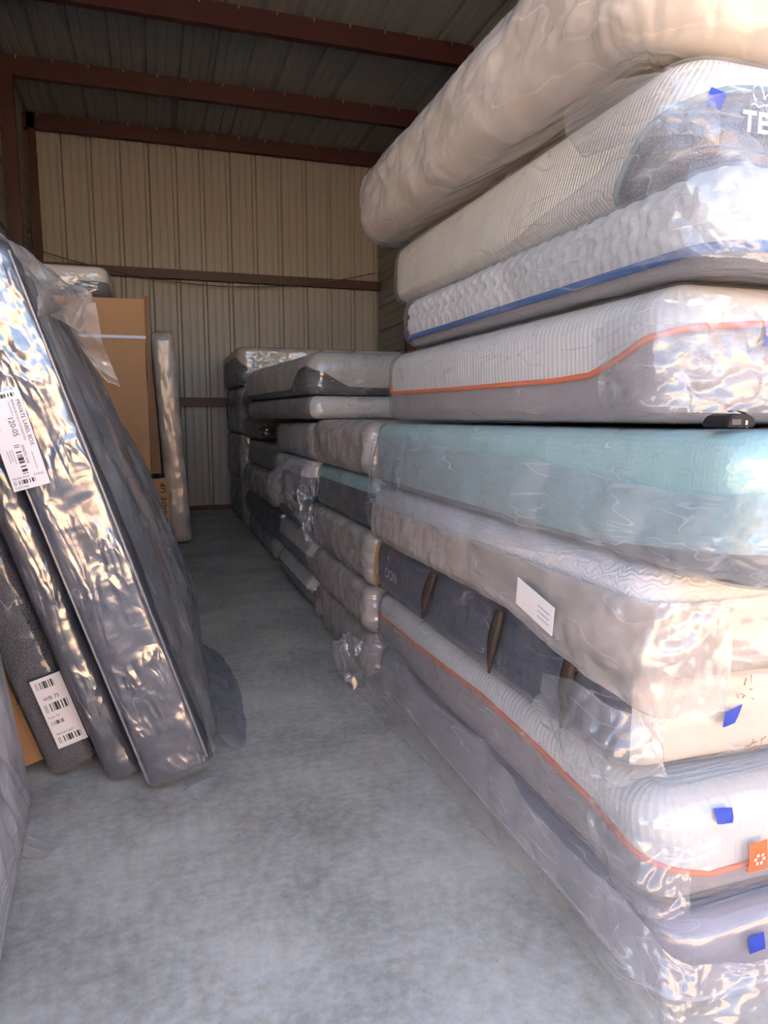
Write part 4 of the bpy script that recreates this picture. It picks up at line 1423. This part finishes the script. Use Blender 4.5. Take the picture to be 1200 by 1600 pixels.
lab_text('PRIVATE LABEL BOX', 0.035, -0.020, 0.0185)
lab_text('SEMIFLEX BOX EUC FOUNDATION', 0.030, -0.034, 0.0095)
lab_text('5096795-1030', 0.185, -0.050, 0.012)
lab_text('120-05', 0.085, -0.062, 0.026)
lab_text('TRUCK STOP', 0.0, 0.0, 0.0001) if False else None
for (w, h, x, y) in ((0.105, 0.018, 0.180, -0.073), (0.080, 0.016, 0.050, -0.112)):
    lab_part('barcode', quad(w, h, x, y), 'barcode', 0.0012, parent=paper)
for x, y, w in ((0.035, -0.045, 0.05), (0.03, -0.085, 0.03), (0.03, -0.092, 0.045), (0.195, -0.084, 0.05), (0.195, -0.092, 0.04), (0.195, -0.100, 0.045), (0.215, -0.026, 0.06)):
    lab_part('printed_line', box_mesh('printed_line', x, x + w, y, y + 0.003, 0, 0.0002), 'greyink', 0.001, parent=paper)
# rows printed across the foot and head of the label
FOOT = LABM @ Matrix.Translation((0.308, -0.112, 0)) @ Matrix.Scale(0.8, 4) @ Matrix.Rotation(PI / 2, 4, 'Z')
HEAD = LABM @ Matrix.Translation((0.020, -0.112, 0)) @ Matrix.Scale(0.8, 4) @ Matrix.Rotation(PI / 2, 4, 'Z')
for s, x, y, size in (('TRUCK STOP', 0.0, 0.014, 0.012), ('STOP-05', 0.085, 0.014, 0.012), ('CUST:7340', 0.0, -0.026, 0.012)):
    lab_part('lettering', shift(text_mesh(s, size, 0.95), x, y), 'ink', 0.0012, base=FOOT, parent=paper)
lab_part('barcode', quad(0.09, 0.018, 0.0, -0.010), 'barcode', 0.0012, base=FOOT, parent=paper)
lab_part('barcode', quad(0.10, 0.016, 0.02, -0.002), 'barcode', 0.0012, base=HEAD, parent=paper)

# small label on the speckled one
L2M = frame4(Vector((-0.475, 2.955, 0.41)), Vector((math.cos(-0.28), 0, math.sin(-0.28) * -0.35)).normalized(), Vector((-0.17, 0, 1)).normalized())
L2M = frame4(Vector((-0.502, 2.945, 0.428)) + ax * 0 , tx, ax)
p2 = box_mesh('shipping_label', 0, 0.115, -0.30, 0, -0.001, 0.001)
p2o = lab_part('shipping_label', p2, 'paper', root=l2, base=L2M)
for s, x, y, size in (('WB 7S', 0.02, -0.095, 0.022), ('TRUCK:CAST', 0.012, -0.245, 0.012), ('From: TX', 0.012, -0.17, 0.011)):
    lab_part('lettering', shift(text_mesh(s, size, 0.95), x, y), 'ink', 0.0022, root=l2, base=L2M, parent=p2o)
for (w, h, x, y) in ((0.07, 0.03, 0.012, -0.045), (0.09, 0.035, 0.012, -0.145), (0.05, 0.016, 0.012, -0.20), (0.09, 0.026, 0.012, -0.28)):
    lab_part('barcode', quad(w, h, x, y), 'barcode', 0.0022, root=l2, base=L2M, parent=p2o)

# ================================================================== CARDBOARD
def carton(name, label, pos, dims, rot, seams=True, mat='card', group=None):
    o = empty(name, pos, rot)
    tag(o, label, 'box', group)
    w, d, h = dims
    rs = random.Random(int(abs(pos[0] * 100)) + 3)
    # gently crushed faces
    nx, ny, nz = max(4, int(w / 0.05)), max(4, int(d / 0.15)), max(6, int(h / 0.05))
    import bmesh as _b
    bm = _b.new()
    bmv = [bm.verts.new((x, y, z_)) for x in (0, w) for y in (0, d) for z_ in (0, h)]
    for f in ((0, 1, 3, 2), (4, 6, 7, 5), (0, 4, 5, 1), (2, 3, 7, 6), (0, 2, 6, 4), (1, 5, 7, 3)):
        bm.faces.new([bmv[i] for i in f])
    _b.ops.recalc_face_normals(bm, faces=bm.faces)
    _b.ops.subdivide_edges(bm, edges=list(bm.edges), cuts=14, use_grid_fill=True)
    co = np.array([v.co[:] for v in bm.verts])
    k = 0.012 * noise3(co[:, 0] * 3, co[:, 1] * 3, co[:, 2] * 3, rs.randint(1, 90)) + 0.004 * ridge(noise3(co[:, 0] * 9, co[:, 1] * 9, co[:, 2] * 9, 5), 2)
    for v, kk in zip(bm.verts, k):
        if v.co.y < 1e-4:
            v.co.y += kk
        if abs(v.co.x - w) < 1e-4:
            v.co.x += kk
        if v.co.z > h - 1e-4:
            v.co.z += kk * 0.6
    me = bpy.data.meshes.new('carton_body')
    bm.to_mesh(me)
    bm.free()
    link('carton_body', me, mat, o)
    return o


# upper and lower tall cartons far left
k2 = carton('cardboard_box', 'lower tan cardboard box with a torn printed flap, under a taller box', (-0.78, 6.3, 0.0), (0.74, 1.6, 0.95), (0, 0, 0))
k1 = carton('cardboard_box', 'tall tan cardboard box tied with a pale blue strap, on a lower box', (-0.80, 6.28, 0.962), (0.76, 1.6, 1.44), (0, 0, 0))
link('strap', box_mesh('strap', -0.006, 0.768, -0.008, 1.606, 1.125, 1.148), 'strapblue', k1)
link('torn_flap', poly_mesh('torn_flap', [(0.765, -0.01, 0.02), (0.765, -0.01, 1.46), (0.80, -0.03, 1.47), (0.79, -0.02, 1.1), (0.82, -0.05, 0.6), (0.845, -0.06, 0.02),
                                          (0.765, 0.0, 0.02), (0.765, 0.0, 1.46), (0.80, -0.02, 1.47), (0.79, -0.01, 1.1), (0.82, -0.04, 0.6), (0.845, -0.05, 0.02)],
                            [(5, 4, 3, 2, 1, 0), (6, 7, 8, 9, 10, 11), (0, 1, 7, 6), (1, 2, 8, 7), (2, 3, 9, 8), (3, 4, 10, 9), (4, 5, 11, 10), (5, 0, 6, 11)]), 'card_in', k1)
flapx = [(0.0, 0.0), (0.15, 0.03), (0.155, 0.30), (0.13, 0.33), (0.145, 0.52), (0.15, 0.95), (0.0, 0.93)]
Vf = [(0.735 + x * 0.95, -0.015 - x * 0.35, z_ + 0.0) for x, z_ in flapx] + [(0.735 + x * 0.95, -0.007 - x * 0.35, z_ + 0.0) for x, z_ in flapx]
nf = len(flapx)
flap = link('printed_flap', poly_mesh('printed_flap', Vf, [tuple(range(nf)), tuple(range(2 * nf - 1, nf - 1, -1))] + [(i, i + nf, (i + 1) % nf + nf, (i + 1) % nf) for i in range(nf)]), 'card', k2)
adv = 0.0
ey_ = Vector((-0.95, 0.35, 0)).normalized()
org = Vector((0.735 + 0.125 * 0.95, -0.02 - 0.125 * 0.35, 0.46))
link('printed_arrow', poly_mesh('printed_arrow', [org + Vector((0, 0, -0.07)), org + Vector((0, 0, -0.07)) + ey_ * 0.05, org + Vector((0, 0, -0.03)) + ey_ * 0.025], [(0, 1, 2)]), 'ink', flap)
for ch in 'THIS SIDE UP':
    if ch == ' ':
        adv += 0.026
        continue
    tme = text_mesh(ch, 0.062, 1.0, 0.0, 0.0012)
    wch = max(v.co.x for v in tme.vertices)
    tme.transform(frame4(org + Vector((0, 0, adv)), (0, 0, 1), ey_))
    link('printed_letter', tme, 'ink', flap)
    adv += wch + 0.009
# carton among the leaning box springs
k3 = carton('cardboard_box', 'brown cardboard box with a white strap, leaning beside the speckled box spring', (-0.665, 3.06, 0.0), (0.18, 1.4, 1.95), (0, -TH, 0))
link('strap', box_mesh('strap', -0.006, 0.188, -0.008, 1.406, 0.52, 0.537), 'strapwhite', k3)
link('packing_tape', box_mesh('packing_tape', 0.172, 0.186, -0.004, 0.05, 0.02, 0.26), 'card_tape', k3)

# mattress lying on the cartons
f1 = mattress('mattress', 'cream mattress lying on top of the tall cardboard box, far left', 'mattress', (-1.36, 6.42, 2.425), 1.04, 1.9, 0.245,
              [('side_border', 'charcoal', 0, 0.5), ('top_cover', 'cream', 0.5, 1)], [dict(mat='film_clear', out=0.014, amp=0.014, style='crinkle')], seed=70, step=(0.05, 0.02, 0.03, 0.2), caps=(2, 3))
# upright mattress in pale film behind the cartons
f2 = mattress('mattress', 'upright mattress in pale pink film standing behind the cardboard boxes', 'mattress', (0.36 + 0.0, 8.35, 0.012), 2.33, 1.7, 0.24,
              [('cover', 'cream', 0, 1)], [dict(mat='film_pink', out=0.02, amp=0.010, style='long')], seed=71, step=(0.06, 0.02, 0.05, 0.2), caps=(2, 3), rot=(0, PI / 2 - 0.055, 0))
f2.location = Vector((0.125 + 0.12 - 0.06, 8.35 + 0.85, 1.20)) - Euler((0, PI / 2 - 0.055, 0)).to_matrix() @ Vector((0, 0, 0.12))

# near left: a mattress on edge in hazy film
l0 = leaning('mattress', 'mattress on edge in blue-white hazy film, nearest on the left', 'mattress', (-0.645, 1.25), 0.25, 1.52, 1.55,
             [('cover', 'greylilac', 0, 1)], [dict(mat='film_blue', out=0.016, amp=0.016, style='long', capamp=0.02, caprings=12)], 63, th=math.radians(7), rz_=0.063,
             rc=0.05, rb=0.03, rt=0.03, step=(0.05, 0.03, 0.02, 0.03), caps=(3, 10))

# film scraps on the floor beside the leaning box springs
sheet('plastic_film', [[(0.20, 3.00, 0.10), (0.27, 2.98, 0.03), (0.33, 3.02, 0.010)],
                       [(0.20, 3.4, 0.14), (0.30, 3.4, 0.07), (0.37, 3.40, 0.012)],
                       [(0.20, 3.9, 0.16), (0.31, 3.9, 0.09), (0.38, 3.85, 0.012)],
                       [(0.20, 4.3, 0.12), (0.28, 4.3, 0.06), (0.34, 4.25, 0.012)]], 'film_sheet', l4, 40, 24, 0.012, (6, 4), 38)
sheet('plastic_film', [[(0.06, 2.72, 0.012), (0.09, 2.64, 0.012)], [(0.14, 2.74, 0.03), (0.16, 2.68, 0.014)], [(0.22, 2.78, 0.014), (0.25, 2.74, 0.012)]], 'film_haze', l4, 24, 16, 0.01, (8, 8), 39)
sheet('plastic_film', [[(-0.47, 2.62, 0.05), (-0.46, 2.35, 0.05)], [(-0.40, 2.58, 0.012), (-0.41, 2.40, 0.012)], [(-0.34, 2.52, 0.010), (-0.36, 2.48, 0.010)]], 'film_clear', l0, 24, 16, 0.006, (6, 6), 40)

for o in bpy.data.objects:
    if 'M' in o.keys():
        del o['M']
